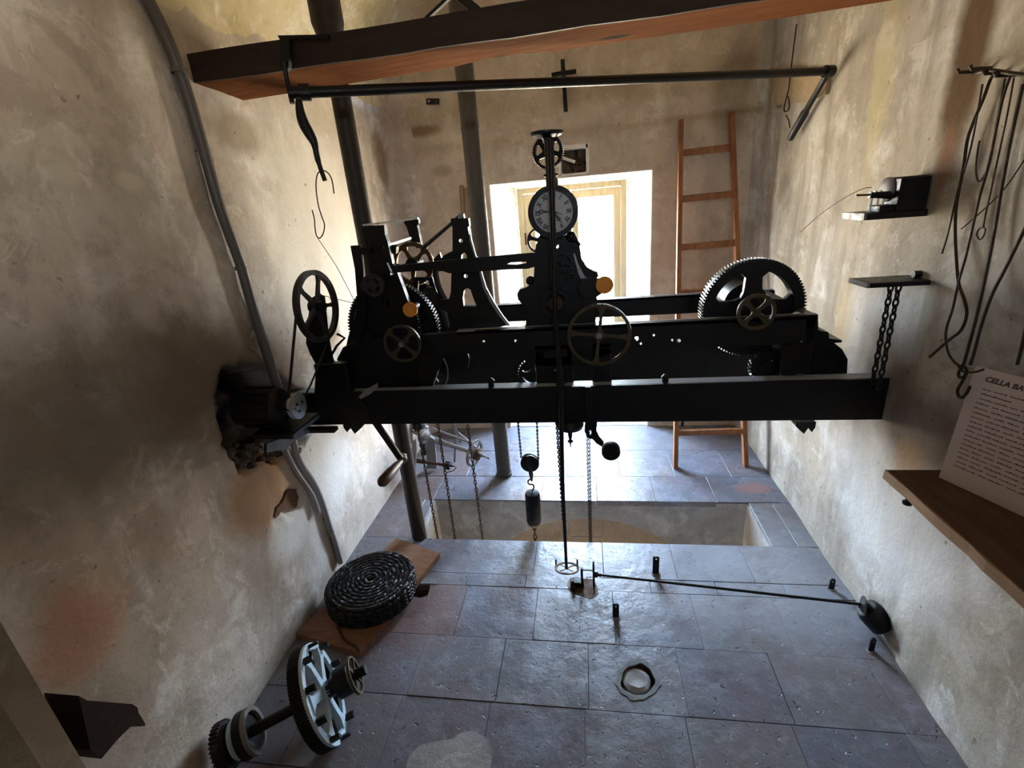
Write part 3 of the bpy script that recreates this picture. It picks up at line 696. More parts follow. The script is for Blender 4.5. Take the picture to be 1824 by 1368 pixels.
# big right gear with drum behind it, and its brass handwheel in front
gc = onY(1341, 551, 2.10); gR = pxr(1341, 551, 2.10, 88)
wheel('great_wheel', gc+Vector((0,.03,0)), (0,1,0), gR, gR*.77, gR*.24, 4, .06, IRON, mv, teeth=96, td=.008, w=.085, w2=.075, ph=0, st=.025, spokemat=IRON)
MB().lathe(gc+Vector((0,.10,0)), (0,1,0), [(gR*.20,0),(gR*.44,0),(gR*.44,.012),(gR*.38,.014),(gR*.38,.24),(gR*.50,.245),(gR*.50,.26),(.03,.26)], 32).build('winding_drum', IRON, mv, smooth=True)
MB().cyl((gc.x, YF+.04, gc.z-.01), (gc.x, YR, gc.z-.01), .014, seg=12).build('arbor', STEEL, mv)
hc = onY(1347, 556, YF-.045)
wheel('small_brass_wheel', hc, (0,1,0), pxr(1347,556,1.9,33), pxr(1347,556,1.9,27), .014, 4, .012, BRASS_D, mv, w=.016, w2=.02, ph=math.pi/4)
MB().bbox(gc.x-.05, gc.x+.06, YR-.12, YR+.0, 1.262, 1.262+.06, .004).build('bearing_block', STEEL, mv)

# left going train: toothed drum wheel, barrel and arbors
c = onY(702, 585, 2.10); R = pxr(702, 585, 2.10, 84)
wheel('barrel_wheel', c, (0,1,0), R, R*.84, .03, 5, .03, IRON, mv, teeth=90, td=.008, w=.04, w2=.03)
MB().lathe(c+Vector((0,.03,0)), (0,1,0), [(.03,0),(R*.78,0),(R*.78,.012),(R*.6,.015),(R*.6,.26),(R*.8,.262),(R*.8,.275),(.03,.275)], 32).build('rope_barrel', IRON, mv, smooth=True)
c = onY(655, 600, 2.04); R = pxr(655, 600, 2.04, 32)
wheel('strike_wheel', onY(690,580,2.02), (0,1,0), pxr(690,580,2.02,62), pxr(690,580,2.02,50), .02, 4, .018, IRON, mv, teeth=70, td=.007, w=.03)
c = onY(717, 612, YF-.05)
wheel('winding_wheel', c, (0,1,0), pxr(717,612,1.9,34.5), pxr(717,612,1.9,30), .016, 4, .012, BRASS_D, mv, w=.015, w2=.02, ph=math.pi/4)
MB().cyl(c-Vector((0,.02,0)), c+Vector((0,.3,0)), .011, seg=12).build('arbor', STEEL, mv)
dcol = onY(730, 552, YF-.035); MB().lathe(dcol, (0,-1,0), [(.031,-.012),(.031,0),(.029,.003),(.004,.003),(.003,.006)], 24).build('oil_cup', COPPER, mv, label='orange brass disc cap'); MB().cyl(dcol+Vector((0,.01,0)), dcol+Vector((0,.10,0)), .012, seg=10).build('arbor', IRON, mv)
dcol = onY(1077, 508, 1.90); MB().lathe(dcol, (0,-1,0), [(.033,-.014),(.034,0),(.031,.003),(.004,.003),(.003,.006)], 24).build('oil_cup', COPPER, mv, label='orange brass disc cap')
MB().cyl(dcol+Vector((0,.01,0)), dcol+Vector((0,.12,0)), .014, seg=10).build('arbor', IRON, mv)
c = onY(665, 508, 1.93); wheel('pinion_wheel', c, (0,1,0), pxr(665,508,1.93,21), pxr(665,508,1.93,13), .02, 4, .012, WHEELC, mv, teeth=36, td=.003, w=.016)
c = onY(651, 510, 1.925); wheel('pinion_wheel', c, (0,1,0), pxr(651,510,1.93,9), .008, .008, 0, .012, WHEELC, mv, teeth=18, td=.003, joined=True)
# brown fly gear behind
c = onY(737, 470, 2.30); R = pxr(737, 470, 2.3, 38)
wheel('brown_gear', c, (0,1,0), R, R*.80, R*.24, 5, .02, BRASS, mv, teeth=72, td=.003, w=.026, w2=.02, ph=.5)
MB().cyl(c-Vector((0,.03,0)), c+Vector((0,.06,0)), R*.30, seg=18).build('fly_hub', IRON, mv)
MB().prism([poly([(735,512),(738,494),(770,494),(778,520),(768,521),(763,500),(745,500),(744,519)], 2.25)], (0, .015, 0)).build('fly_frame', IRON, mv)
MB().lathe(onY(803, 640, 2.02), (0,1,0), [(.06,0),(.085,0),(.085,.01),(.05,.012),(.05,.2),(.085,.21)], 24).build('small_drum', IRON, mv, smooth=True)
# thin steel wire loops by the drum
MB().tube(smooth_path([onY(x,y,1.985) for x,y in [(790,638),(797,655),(797,675),(790,690)]],4), .0035, 6).build('spring_arm', STEEL, mv)
MB().tube([onY(767,658,1.985), onY(781,680,1.985)], .0032, 6).build('spring_arm', STEEL, mv)
MB().tube([onY(x,y,1.97) for x,y in [(711,648),(700,655),(697,665),(701,675),(698,688)]], .006, 6).build('spring_arm', STEEL, mv)
MB().prism([poly([(703,655),(712,655),(717,690),(709,690)], 1.98)], (0,.01,0)).build('stay', GREYIR, mv)

# A-frames
YA = 2.00
plate('left_column', [(643,403),(684,401),(686,418),(690,430),(699,470),(705,478),(735,560),(756,612),(745,640),(640,640),(655,560),(662,500),(650,430)], YA, .03, IRON, mv,
      [poly(q, YA) for q in [[(683,522),(688,522),(697,546),(687,547),(680,548)], [(648,545-18),(648,527)] + [(650,528)]][:1]])
plate('left_post', [(624,438),(642,437),(643,442),(660,441),(660,453),(643,454),(646,476),(648,500),(652,560),(640,640),(612,640),(620,600),(634,560),(636,530),(632,480)], YA-.02, .02, IRON, mv,
      [poly([(646,455),(652,455),(657,470),(655,478),(650,478)], YA-.02)][:0])
MB().prism([poly([(660,441),(678,441),(700,436),(706,440),(705,452),(688,456),(678,458),(676,452),(660,453)], YA+.04)], (0,.03,0)).build('lever_head', IRON, mv)
# rear column with steel-topped tie bars
plate('rear_column', [(720,392),(745,390),(746,398),(743,402),(751,440),(742,442),(733,432),(724,404),(720,398)], 2.32, .03, IRON, mv)
a, b2 = onY(648, 401, YA), onY(745, 389, 2.32)
MB().beam(a, b2, (0, .012, 0), (0, 0, .004)).build('tie_bar', STEEL, mv)
MB().beam(onY(684, 440, YA), onY(733, 424, 2.28), (0, .014, 0), (0, 0, .005)).build('tie_bar', STEEL, mv)
# third A-frame
def arc_px(c, r, a0, a1, n=8, ry=None): return [(c[0]+r*math.cos(math.radians(a0+(a1-a0)*k/n)), c[1]+(ry or r)*math.sin(math.radians(a0+(a1-a0)*k/n))) for k in range(n+1)]
YM = 2.05
outer = [(803,390),(834,389),(836,403),(833,405),(838,428),(846,455),(852,461),(856,485),(862,510),(875,535),(893,562),(906,578),(894,582),(866,545-2),(851,546),(841,520)] 
inner_hole = [(823,546),(827,528)] + arc_px((832,520),7,200,340,6,9) + [(842,530),(850,546)]
outer = [(803,389),(834,389),(836,402),(833,405),(838,428),(846,456),(851,461),(856,485),(863,512),(876,537),(893,562),(907,579),(886,583),(868,583),(846,590),(800,590),(802,560),(778,545),(764,535),(758,512),(768,512),(780,535),(800,533),(803,520),(804,490),(806,450),(806,405),(803,400)]
plate('middle_a_frame', outer, YM, .028, IRON, mv, [poly([(826,546),(824,530),(826,518),(832,513),(838,516),(842,528),(849,546)], YM), poly([(821,463),(822,454),(827,450),(831,454),(832,463)], YM),
      circle_px(821,429,3.6,YM,10), circle_px(830,492,3.8,YM,10)])
MB().prism([poly([(836,402),(840,428),(848,456),(852,461),(858,485),(866,512),(880,538),(896,563),(909,579),(905,581),(888,562),(872,537),(860,512),(854,486),(846,460),(836,428)], YM-.008)], (0,.008,0)).build('edge_rib', STEEL, mv, label='bright worn edge rib')
MB().tube([onY(757,440,2.20), onY(760,436,2.19), onY(800,402,2.09), onY(820,385,2.05)], [.013,.010,.008,.010], 8).build('link_rod', IRON, mv)
MB().box(onY(815,384,2.04).x, onY(826,384,2.04).x, 2.04, 2.06, onY(820,389,2.04).z, onY(820,382,2.04).z).build('link_pin', STEEL, mv)
# curved bow between the columns
MB().prism([poly([(772,462),(783,450),(786,461),(790,455),(806,447),(806,478),(786,483),(774,484),(774,470)], 2.12)], (0,.02,0)).build('toothed_quadrant', IRON, mv)
MB().tube(smooth_path([onY(x,y,2.10) for x,y in [(775,478),(778,500),(785,520),(800,545),(818,562)]],4), [.014]*17, 8).build('bow', IRON, mv, smooth=True)
MB().tube(smooth_path([onY(x,y,2.18) for x,y in [(755,520),(770,530),(785,550),(795,580),(800,600)]],4), [.02]*17, 8).build('bow', IRON, mv, smooth=True)
# long lever arm from the columns to the clock stand
plate('long_arm', [(664,478),(780,465),(850,459),(905,454),(952,450),(960,462),(953,475),(940,479),(905,480),(850,484),(800,487),(780,480),(740,483),(664,489)], 1.985, .018, IRON, mv,
      [poly([(902,471),(910,467.5),(938,466),(937,469),(920,472)], 1.985)], label='long flat arm')
MB().tube([onY(690,468,1.96), onY(697,484,1.96)], .006, 8).build('pin', STEEL, mv)
MB().beam(onY(697,488,1.97), onY(740,474,2.2), (0,.01,0), (0,0,.005)).build('tie_bar', STEEL, mv)

# clock stand, dial and upper shaft
YC = 2.02
stand = [(965,418),(955,435),(953,450),(952,470),(951,492),(948,503),(938,512),(925,516),(921,524),(923,534),(931,543),(940,556),(935,585),(1000,592),(1060,586),(1064,540),(1062,522),(1064,505),(1060,497),(1066,493),(1065,486),(1056,482),(1045,476),(1036,462),(1034,448),(1031,432),(1028,423),(1024,417),(1012,416),(1004,420)]
plate('clock_stand', stand, YC, .05, IRON, mv, [poly([(990,441),(994,436),(995,440),(992,444)], YC)], smooth=False)
MB().prism([poly([(1021,452),(1024,452),(1030,470),(1040,490),(1043,494),(1062,499),(1064,502),(1036,500),(1030,487)], YC-.006)], (0,.007,0)).build('edge_rib', STEEL, mv, label='bright worn edge rib')
MB().prism([poly([(1036,499),(1072,499),(1080,518),(1062,530),(1040,532),(1030,515)], 1.955)], (0,.06,0)).build('side_box', IRON, mv)
MB().sphere(onY(1017,421,2.0), .020).build('finial_knob', IRON, mv, smooth=True)
MB().tube(smooth_path([onY(x,y,2.0) for x,y in [(1013,420),(1018,428),(1028,430),(1034,437)]],4), .005, 6).build('scroll', IRON, mv, smooth=True)
MB().sphere(onY(945,500,2.03), .020).build('finial_knob', IRON, mv, smooth=True)
c = onY(962, 428, 2.09); wheel('escape_wheel', c, (0,1,0), pxr(962,428,2.09,23), pxr(962,428,2.09,19.5), .014, 4, .012, IRON, mv, w=.016, w2=.02, ph=.3)
c = onY(1003, 468, 1.97); wheel('train_wheel', c, (0,1,0), pxr(1003,468,1.97,17), pxr(1003,468,1.97,14), .01, 4, .012, IRON, mv, teeth=40, td=.003, w=.009, ph=.35)
c = onY(1017, 493, 1.97); wheel('train_wheel', c, (0,1,0), pxr(1017,493,1.97,7.5), pxr(1017,493,1.97,5), .004, 3, .012, IRON, mv, w=.004)
c = onY(990, 540, 1.955); wheel('drum_wheel', c, (0,1,0), pxr(990,540,1.955,26), pxr(990,540,1.955,19), .022, 4, .02, IRON, mv, w=.02)
MB().lathe(onY(990,541,1.93), (0,-1,0), [(.028,-.03),(.028,0),(.018,.004),(.015,.01),(.004,.012)], 20).build('drum_cap', RUSTY, mv, smooth=True)
c = onY(1067, 597, YF-.05); R = pxr(1067,597,1.9,57)
wheel('brass_rimmed_wheel', c, (0,1,0), R, R*.89, .020, 4, .012, BRASS_D, mv, teeth=120, td=.0035, w=.014, w2=.018, ph=.12)
MB().cyl(c-Vector((0,.012,0)), c+Vector((0,.2,0)), .012, seg=12).build('arbor', STEEL, mv)
c = onY(950, 665, 2.0); wheel('lower_wheel', c, (0,1,0), pxr(950,665,2.0,28), pxr(950,665,2.0,20), .02, 4, .02, IRON, mv, teeth=30, td=.006, w=.02)
MB().beam(onY(978,648,1.98), onY(990,660,1.95), (0,.006,0), (.003,0,.003)).build('pin', STEEL, mv)
MB().beam(onY(969,632,1.94), onY(1010,628,1.94), (0,.006,0), (0,0,.016)).build('cross_piece', IRON, mv)
# feet down to the girder flange
for x0, x1 in ((-.86,-.74), (-.22,-.06), (.02,.10)): MB().bbox(x0, x1, YF+.0, YF+.035, 1.018, 1.19, .004).build('foot', IRON, mv)

# dial
c = onY(985.5, 377.5, 1.975); R = pxr(985,378,1.975,44.5); Rd = R*.79
dl = MB().ring(c, (0,1,0), R, Rd, .035, 56).build('dial_bezel', IRON, mv, smooth=True)
MB().lathe(c+Vector((0,.004,0)), (0,1,0), [(Rd*1.02,0),(R*.98,.02),(.02,.03)], 40).build('dial_back', IRON, dl)
dial = MB().cyl(c-Vector((0,.006,0)), c+Vector((0,.002,0)), Rd*1.005, seg=56).build('dial', DIALW, dl, label='white enamel dial')
def text_mesh(s, size, loc, rot, m, name, parent, ext=.0006, spacing=1.0, sx=1.0, shear=0.0, bold=0.0):
    cu = bpy.data.curves.new(name, 'FONT'); cu.body = s; cu.size = size; cu.extrude = ext; cu.align_x = 'CENTER'; cu.align_y = 'CENTER'; cu.space_character = spacing
    cu.shear = shear; cu.offset = bold; cu.resolution_u = 3
    o = bpy.data.objects.new(name+'_tmp', cu); COL.objects.link(o)
    bpy.context.view_layer.update()
    me = bpy.data.meshes.new_from_object(o.evaluated_get(bpy.context.evaluated_depsgraph_get()))
    bpy.data.objects.remove(o); bpy.data.curves.remove(cu)
    me.transform(Matrix.Diagonal((sx,1,1,1)))
    me.materials.clear(); me.materials.append(m)
    o = bpy.data.objects.new(name, me); COL.objects.link(o); o.parent = parent
    o.matrix_basis = Matrix.Translation(Vector(loc)-ORG[parent.name]) @ rot
    ORG[o.name] = Vector(loc); return o
NUM = ['XII','I','II','III','IV','V','VI','VII','VIII','IX','X','XI']
face = Matrix.Rotation(math.radians(90), 4, 'X')
for k, s in enumerate(NUM):
    a = math.radians(30*k); rr = Rd*.78
    text_mesh(s, Rd*.34, c+Vector((rr*math.sin(a), -.0072, rr*math.cos(a))), Matrix.Rotation(a, 4, 'Y') @ face, DIALK, 'numeral', dl, sx=.8, bold=.0008)
def hand(ang, L, w_, ring_at=None):
    a = math.radians(ang); d = Vector((math.sin(a), 0, math.cos(a))); e_ = Vector((d.z, 0, -d.x)); o0 = c+Vector((0,-.010,0))
    b = MB(); b.prism([[o0-d*L*.2-e_*w_*.5, o0-d*L*.2+e_*w_*.5, o0+d*L*.45+e_*w_*.4, o0+d*L+e_*.0006, o0+d*L-e_*.0006, o0+d*L*.45-e_*w_*.4]], (0,-.001,0))
    b.ring(o0+d*L*ring_at, (0,1,0), L*.14, L*.085, .0015, 16)
    b.ring(o0+d*L*(ring_at-.22), (0,1,0), L*.08, L*.045, .0015, 12)
    return b
hand(143, Rd*.72, .006, .62).build('hour_hand', DIALK, dl); hand(276, Rd*.86, .005, .68).build('minute_hand', DIALK, dl)
hand(108, Rd*.5, .003, .3).build('seconds_hand', DIALK, dl)
MB().cyl(c-Vector((0,.014,0)), c, .006, seg=12).build('hand_boss', DIALK, dl)
# post, bevel gears above the dial
up_ = [onY(x, y, 1.93) for x, y in [(974,243),(976,300),(977,322)]]
MB().bbox(onY(973,330,1.99).x, onY(994,330,1.99).x, 1.97, 2.03, onY(985,336,1.99).z, onY(985,318,1.99).z, .003).build('post_block', IRON, mv)
MB().tube([onY(974,238,1.955), onY(977,250,1.955), onY(981,315,1.955), onY(983,336,1.955)], [.022,.017,.018,.022], 14).build('post', IRON, mv, smooth=True)
MB().lathe(onY(981,312,1.955), (0,0,1), [(.02,-.006),(.027,-.004),(.027,.004),(.02,.006)], 16).build('collar', IRON, mv)
ct = onY(974, 238, 1.955)
MB().lathe(ct, (0.02,0.0,1), [(.03,-.014),(pxr(974,238,1.955,26),-.006),(pxr(974,238,1.955,29),0),(pxr(974,238,1.955,29),.006),(.02,.008)], 36).build('crown_gear', IRON, mv)
c = onY(976, 271, 1.985); R = pxr(976,271,1.985,29); wheel('bevel_wheel', c, (.25,1,0), R, R*.80, R*.25, 5, .016, IRON, mv, teeth=48, td=.004, w=.024, w2=.018, ph=.25)
# tall square rod in front of the dial running down to the floor fixture
rod = thing('tall_rod', 'slim black vertical rod hanging in front of the dial down to the floor', 'rod', tuple(onY(990, 600, 1.845)))
MB().tube([onY(980,248,1.90), onY(984,380,1.885), onY(989,560,1.87), onY(998,668,1.845), onY(1002,860,1.845), onY(1009,1012,1.845)], [.0125,.0115,.0105,.0115,.0095,.007], 10).build('rod_bar', IRON, rod, smooth=True)
MB().lathe(onY(998,676,1.845), (0,0,1), [(.014,-.03),(.018,-.02),(.018,0),(.012,.008),(.004,.010)], 14).build('rod_cap', IRON, rod)
ch = chain_mesh([onY(992,752,1.862), onY(995,800,1.862), onY(1000,870,1.862), onY(1004,930,1.862)], .016, .0035, .010).build('braided_chain', IRON, smooth=True)
tag(ch, 'close twisted black chain hanging beside the tall vertical rod', 'chain')

# crank handle with wooden grip
ck = thing('crank_handle', 'bent iron winding crank with dark wooden grip on the left front of the girder', 'crank', tuple(onY(645, 708, 1.82)))
P0, P1 = onY(641, 712, 1.83), onY(716, 820, 1.80)
MB().beam(P0, P1, (0,.006,0), (.012,0,.008)).build('crank_arm', IRON, ck)
MB().cyl(P0-Vector((0,.012,0)), P0+Vector((0,.07,0)), .014, seg=12).build('socket', IRON, ck)
MB().prism([poly([(641,712),(640,706),(648,696),(672,683),(673,690),(660,702),(648,708)], 1.82)], (0,.010,0)).build('latch_blade', STEEL, ck)
g0 = P1 + Vector((0,.01,0)); g1_ = onZ(676, 866, P1.z-.03)
gd = (onY(678,862,1.55)-g0)
MB().tube([g0, g0+gd*.12, g0+gd*.3, g0+gd*.65, g0+gd*.92, g0+gd], [.010,.012,.019,.024,.023,.012], 14).build('wooden_grip', GRIPW, ck, smooth=True, label='dark wooden grip')
MB().cyl(g0+Vector((-.008,.03,0)), g0+Vector((.008,-.01,0)), .016, seg=12).build('grip_washer', STEEL, ck)

# weighted lever below the girder
lv = thing('weighted_lever', 'black curved lever with round disc weight hanging below the front girder', 'lever', tuple(onY(1060, 750, 1.87)))
MB().prism([poly([(1042,690),(1052,690),(1064,752),(1062,768),(1068,780),(1076,789),(1072,796),(1062,790),(1056,783),(1046,780),(1041,768),(1042,756)], 1.868), poly([(1049,768),(1052,766),(1054,772),(1051,777),(1049,774)], 1.868)], (0,.016,0)).build('lever_arm', IRON, lv)
cw_ = onY(1088, 803, 1.875); MB().lathe(cw_-Vector((0,.02,0)), (0,1,0), [(.036,0),(.040,.006),(.040,.034),(.036,.040)], 32).build('disc_weight', IRON, lv, smooth=True)
pn = thing('pendulum_end', 'short pointed black spindle hanging below the middle of the front girder', 'spindle', tuple(onY(1016, 775, 1.93)))
MB().lathe(onY(1016, 786, 1.93), (0,0,1), [(.002,-.03),(.004,-.012),(.006,-.006),(.013,-.002),(.013,.003),(.006,.008),(.010,.03),(.012,.05)], 14).build('spindle_tip', IRON, pn, smooth=True)
MB().lathe(onY(1015, 757, 1.93), (0,0,1), [(.02,-.022),(.055,-.012),(.062,.006),(.05,.03)], 24).build('bell_cap', IRON, pn, smooth=True)

# ================================================================== LEFT SIDE
# belt wheel on its pillar
bw = thing('belt_wheel', 'large spoked belt wheel on a black pillar at the left end of the movement', 'wheel', (-1.1, 1.86, 1.05))
wc = onX(565, 546, -1.10); ax = Vector((1, -.10, 0)).normalized()
ax = Vector((math.cos(.04), -math.sin(.04), 0)); hh_ = Vector((-math.sin(.04), -math.cos(.04), 0))
WR = .148
m_ = MB().ring(wc, ax, WR, WR*.87, .022, 56); wo = m_.build('rim', WHEELC, bw, smooth=True)
for k in range(5): MB().spoke(wc, ax, .5+2*math.pi*k/5, .018, WR*.87, .022, .016, .012).build('spoke', WHEELC, bw)
MB().cyl(wc-ax*.03, wc+ax*.03, .024, seg=16).build('hub', IRON, bw)
MB().prism([poly([(545,612),(548,570),(552,545),(556,530),(566,524),(575,530),(578,560),(582,600),(590,640),(596,655),(622,655),(626,700),(560,700),(563,650),(552,630)], 1.905), circle_px(563,541,7,1.905,12)], (0,.02,0)).build('pillar', IRON, bw)
MB().bbox(onY(566,690,1.88).x, onY(622,690,1.88).x, 1.885, 1.93, 1.018, onY(600,646,1.9).z, .004).build('pillar_block', IRON, bw)
MB().tube([onY(601,595,1.93), onY(614,602,1.96), onY(600,616,1.93), onY(586,640,1.92)], .006, 6).build('brace_wire', IRON, bw)
# motor
mo = thing('electric_motor', 'small black electric motor in the broken wall opening, with a silver belt pulley', 'motor', tuple(onX(470,740,-1.26)))
mc = onX(525, 723, -1.10)
MB().lathe(mc+Vector((.012,0,0)), (-1,0,0), [(.006,-.010),(.03,-.008),(.050,-.006),(.050,-.001),(.044,.004),(.050,.009),(.050,.014),(.03,.016)], 32).build('belt_pulley', SILVER, mo, smooth=True)
for a in (.4, 2.5, 4.2): 
    q = mc+Vector((.021, .02*math.cos(a), .02*math.sin(a))); MB().cyl(q, q+Vector((.002,0,0)), .006, seg=10).build('pulley_hole', IRON, mo)
MB().lathe(mc+Vector((-.02,0,0)), (-1,0,0), [(.014,0),(.014,.02),(.03,.02),(.062,.03),(.072,.04),(.072,.20),(.05,.22)], 28).build('motor_body', IRON, mo, smooth=True)
for k in range(9):
    a = math.pi*2*k/9; MB().beam(mc+Vector((-.07,.074*math.cos(a),.074*math.sin(a))), mc+Vector((-.20,.074*math.cos(a),.074*math.sin(a))), (0,.003*math.sin(a),.003*math.cos(a)), (0,.004*math.cos(a),.004*math.sin(a))).build('cooling_rib', IRON, mo)
MB().bbox(mc.x-.16, mc.x+.01, mc.y-.07, mc.y+.13, mc.z-.105, mc.z-.085, .004).build('mounting_plate', IRON, mo)
MB().prism([[onX(x,y,-1.20) for x,y in [(470,790),(545,764),(548,770),(520,785),(505,800),(470,806)]]], (.012,0,0)).build('bracket_plate', IRON, mo)
# belt
bl = MB(); 
a1_, a2_ = wc+hh_*WR*1.0, mc+Vector((0,-.049,0)); b1_, b2_ = wc+Vector((.0,WR*.70,-WR*.70)), mc+Vector((0,.046,.01))
path = [a2_, a1_]; bl.tube([a2_, a1_], .006, 6)
bl.tube([mc+Vector((0,.05,.0)), mc+Vector((0,.13,.035)), wc+Vector((0,WR*.5,-WR*.86))], .004, 6)
tag(bl.build('drive_belt', CABLE), 'thin black drive belt running from the motor pulley up to the large wheel', 'belt')
# rubble in the wall opening
rb = MB(); rr_ = random.Random(5)
for k in range(46):
    q = onX(rr_.uniform(405,500), rr_.uniform(790,830), XL-.03); rb.sphere(q, rr_.uniform(.008,.022), 6)
stuff(tag(rb.build('wall_rubble', RUBBLE), 'dark broken stone crumbs at the bottom of the wall opening', 'rubble'))
tag(MB().prism([[onX(x,y,XL-.022) for x,y in [(490,918),(494,905),(505,893),(512,872),(526,870),(534,878),(537,892),(528,904),(514,906),(500,912),(493,930)]]], (-.05,0,0)).build('exposed_brick', BRICK), 'broken red brick showing through the hole below the motor', 'brick')
# conduits
cd_ = thing('wall_conduit', 'grey plastic conduit clipped up the left wall beside the beam end', 'conduit', tuple(onX(430,475,XL+.02)))
P = [onX(x, y, XL+.022) for x, y in [(240,-40),(263,0),(289,50),(305,87),(320,126),(339,184),(362,263),(389,360),(410,420),(430,476),(449,544),(473,623),(498,700)]]
MB().tube(smooth_path(P, 4), .0195, 14).build('conduit_tube', CONDUIT, cd_, smooth=True)
P2 = [onX(x, y, XL+.020) for x, y in [(300,95),(315,150),(338,230)]]
for x, y in ((318,127),(430,478)):
    q = onX(x, y, XL+.022); MB().ring(q, (0,.12,1), .0235, .0195, .014, 18).build('clip', CONDUIT, cd_, smooth=True); MB().cyl(q, Vector((XL-.01,q.y,q.z)), .004, seg=6).build('clip_screw', CONDUIT, cd_)
cd2 = thing('lower_conduit', 'pair of grey conduits curving down the left wall from the opening to the floor', 'conduit', tuple(onX(570,900,XL+.02)))
P = [onX(x, y, XL+.016) for x, y in [(520,770),(526,800),(537,828),(552,850),(566,875),(577,905),(588,940),(598,970),(607,1002)]]
MB().tube(smooth_path(P, 4), .0150, 12).build('conduit_tube', CONDUIT_L, cd2, smooth=True)
P = [onX(x, y, XL+.018) for x, y in [(508,800),(518,822),(533,848),(548,868),(560,890),(567,915)]]
MB().tube(smooth_path(P, 4), .010, 10).build('conduit_tube', CONDUIT_L, cd2, smooth=True)
q = onX(590, 950, XL+.02); MB().ring(q, (0,.2,-1), .0175, .012, .012, 18).build('clip', CONDUIT_L, cd2, smooth=True)
q = onX(531, 803, XL+.02); MB().ring(q, (0,.2,-1), .0175, .012, .012, 18).build('clip', CONDUIT_L, cd2, smooth=True)
# wood wedge low on the left
wd = MB().prism([[onX(x,y,-1.315) for x,y in [(78,1234),(95,1243),(178,1249),(188,1255),(190,1264),(203,1284),(202,1288),(175,1289),(150,1312),(120,1345),(100,1330)]]], (.10,0,0)).build('wall_timber_stub', wood('stub_wood', (.030,.015,.011), (.018,.009,.007)))
tag(wd, 'dark split timber stub low on the left wall behind the pillar edge', 'timber')

# plank with coiled cable
pk = [onZ(x, y, .035) for x, y in [(527,1128),(640,1163),(783,985),(706,958)]]
pl = MB().box8([Vector((p.x,p.y,.004)) for p in pk]+pk).build('floor_board', PLANKW); tag(pl, 'reddish wooden board lying on the floor under the coiled cable', 'board')
cc = onZ(660, 1038, .10); cl = MB()
def spiral(z, r0, r1, turns, ph=0):
    n = int(turns*36); return [Vector((cc.x+(r0+(r1-r0)*k/n)*1.0*math.cos(ph+2*math.pi*turns*k/n), cc.y+(r0+(r1-r0)*k/n)*1.0*math.sin(ph+2*math.pi*turns*k/n), z)) for k in range(n+1)]
RC = .205
def braid(pts, r, twist=.018, strands=3):
    # close-laid strands
    L = 0; pos = [0]
    for i in range(1, len(pts)): L += (pts[i]-pts[i-1]).length; pos.append(L)
    for s_ in range(strands):
        o = []; n = int(L/(twist/7.0)); i = 0
        for k in range(n+1):
            d = L*k/n
            while i < len(pts)-2 and pos[i+1] < d: i += 1
            t = (d-pos[i])/max(pos[i+1]-pos[i], 1e-9); p = pts[i].lerp(pts[i+1], t); tt = (pts[i+1]-pts[i]).normalized(); side = tt.cross(Vector((0,0,1)))
            a = 2*math.pi*(d/twist + s_/strands)
            o.append(p + side*(r*.5*math.cos(a)) + Vector((0,0,r*.5*math.sin(a))))
        yield o
for st_ in braid(spiral(.118, .014, RC-.008, 9.0, 1.0), .0125, .030, 4): cl.tube(st_, .0058, 5)
for q in (.0, .021, .042, .063):
    for st_ in braid([Vector((cc.x+(RC-.002)*math.cos(2*math.pi*k/60), cc.y+(RC-.002)*math.sin(2*math.pi*k/60), .105-q)) for k in range(61)], .0125, .030, 4): cl.tube(st_, .0058, 4)
cl.lathe((cc.x, cc.y, .036), (0,0,1), [(RC-.02,0),(RC-.014,.066),(.03,.072)], 40)
tag(cl.build('coiled_cable', CABLE, smooth=True), 'thick black braided cable wound into a flat spiral coil on the board', 'cable')
sc_ = chain_mesh([onZ(x, y, .04) for x, y in [(600,1112),(612,1138),(622,1146),(634,1152),(640,1160)]], .02, .003, .009).build('loose_chain', RUSTY)
tag(sc_, 'short rusty chain end lying on the board corner', 'chain')

# ================================================================== GEAR SHAFT ON THE FLOOR, LEFT FOREGROUND
na = Vector((.86, .44, .24)).normalized()
gc2 = Vector((-.962, 1.105, .180)); GR = .176
gs = thing('gear_shaft', 'pale blue painted gear wheel with pins on a long shaft lying on the floor', 'gear', (gc2.x, gc2.y, 0))
wheel('blue_gear', gc2, na, GR*.985, GR*.84, .030, 6, .012, BLUEP, gs, w=.034, w2=.030, ph=.35, st=.024, hubt=.06, label='pale blue painted gear wheel')
MB().ring(gc2-na*.024, na, GR*1.0, GR*.88, .040, 64, 100, .004).build('dark_gear_rim', IRON, gs, label='dark greasy toothed rim')
x_, y_ = perp(na)
for k in range(10):
    a = 2*math.pi*k/10+.3; q = gc2+(x_*math.cos(a)+y_*math.sin(a))*GR*.92
    MB().beam(q+na*.008, q+na*.040, (x_*math.cos(a)+y_*math.sin(a))*.006, (x_*-math.sin(a)+y_*math.cos(a))*.011).build('pin', IRON, gs)
MB().lathe(gc2+na*.02, na, [(.030,0),(.030,.03),(.052,.035),(.052,.085),(.03,.09),(.018,.092),(.018,.14)], 24).build('dark_pinion_drum', IRON, gs, smooth=True)
wheel('ring_wheel', gc2+na*.118, na, .066, .058, .014, 4, .010, BRASS_D, gs, w=.008, ph=.2)
MB().cyl(gc2-na*.36, gc2, .019, seg=16).build('shaft', IRON, gs, smooth=True)
q = gc2-na*.255
m_ = MB().lathe(q, -na, [(.070,0),(.076,0),(.078,.018),(.078,.03),(.05,.032),(.035,.034),(.035,.06),(.05,.062),(.066,.064),(.070,.09),(.05,.094),(.02,.095)], 32)
m_.build('flanged_drum', IRON, gs, smooth=True)
MB().ring(q+na*.006, na, .078, .062, .014, 40).build('pale_ring', GREYIR, gs, smooth=True)
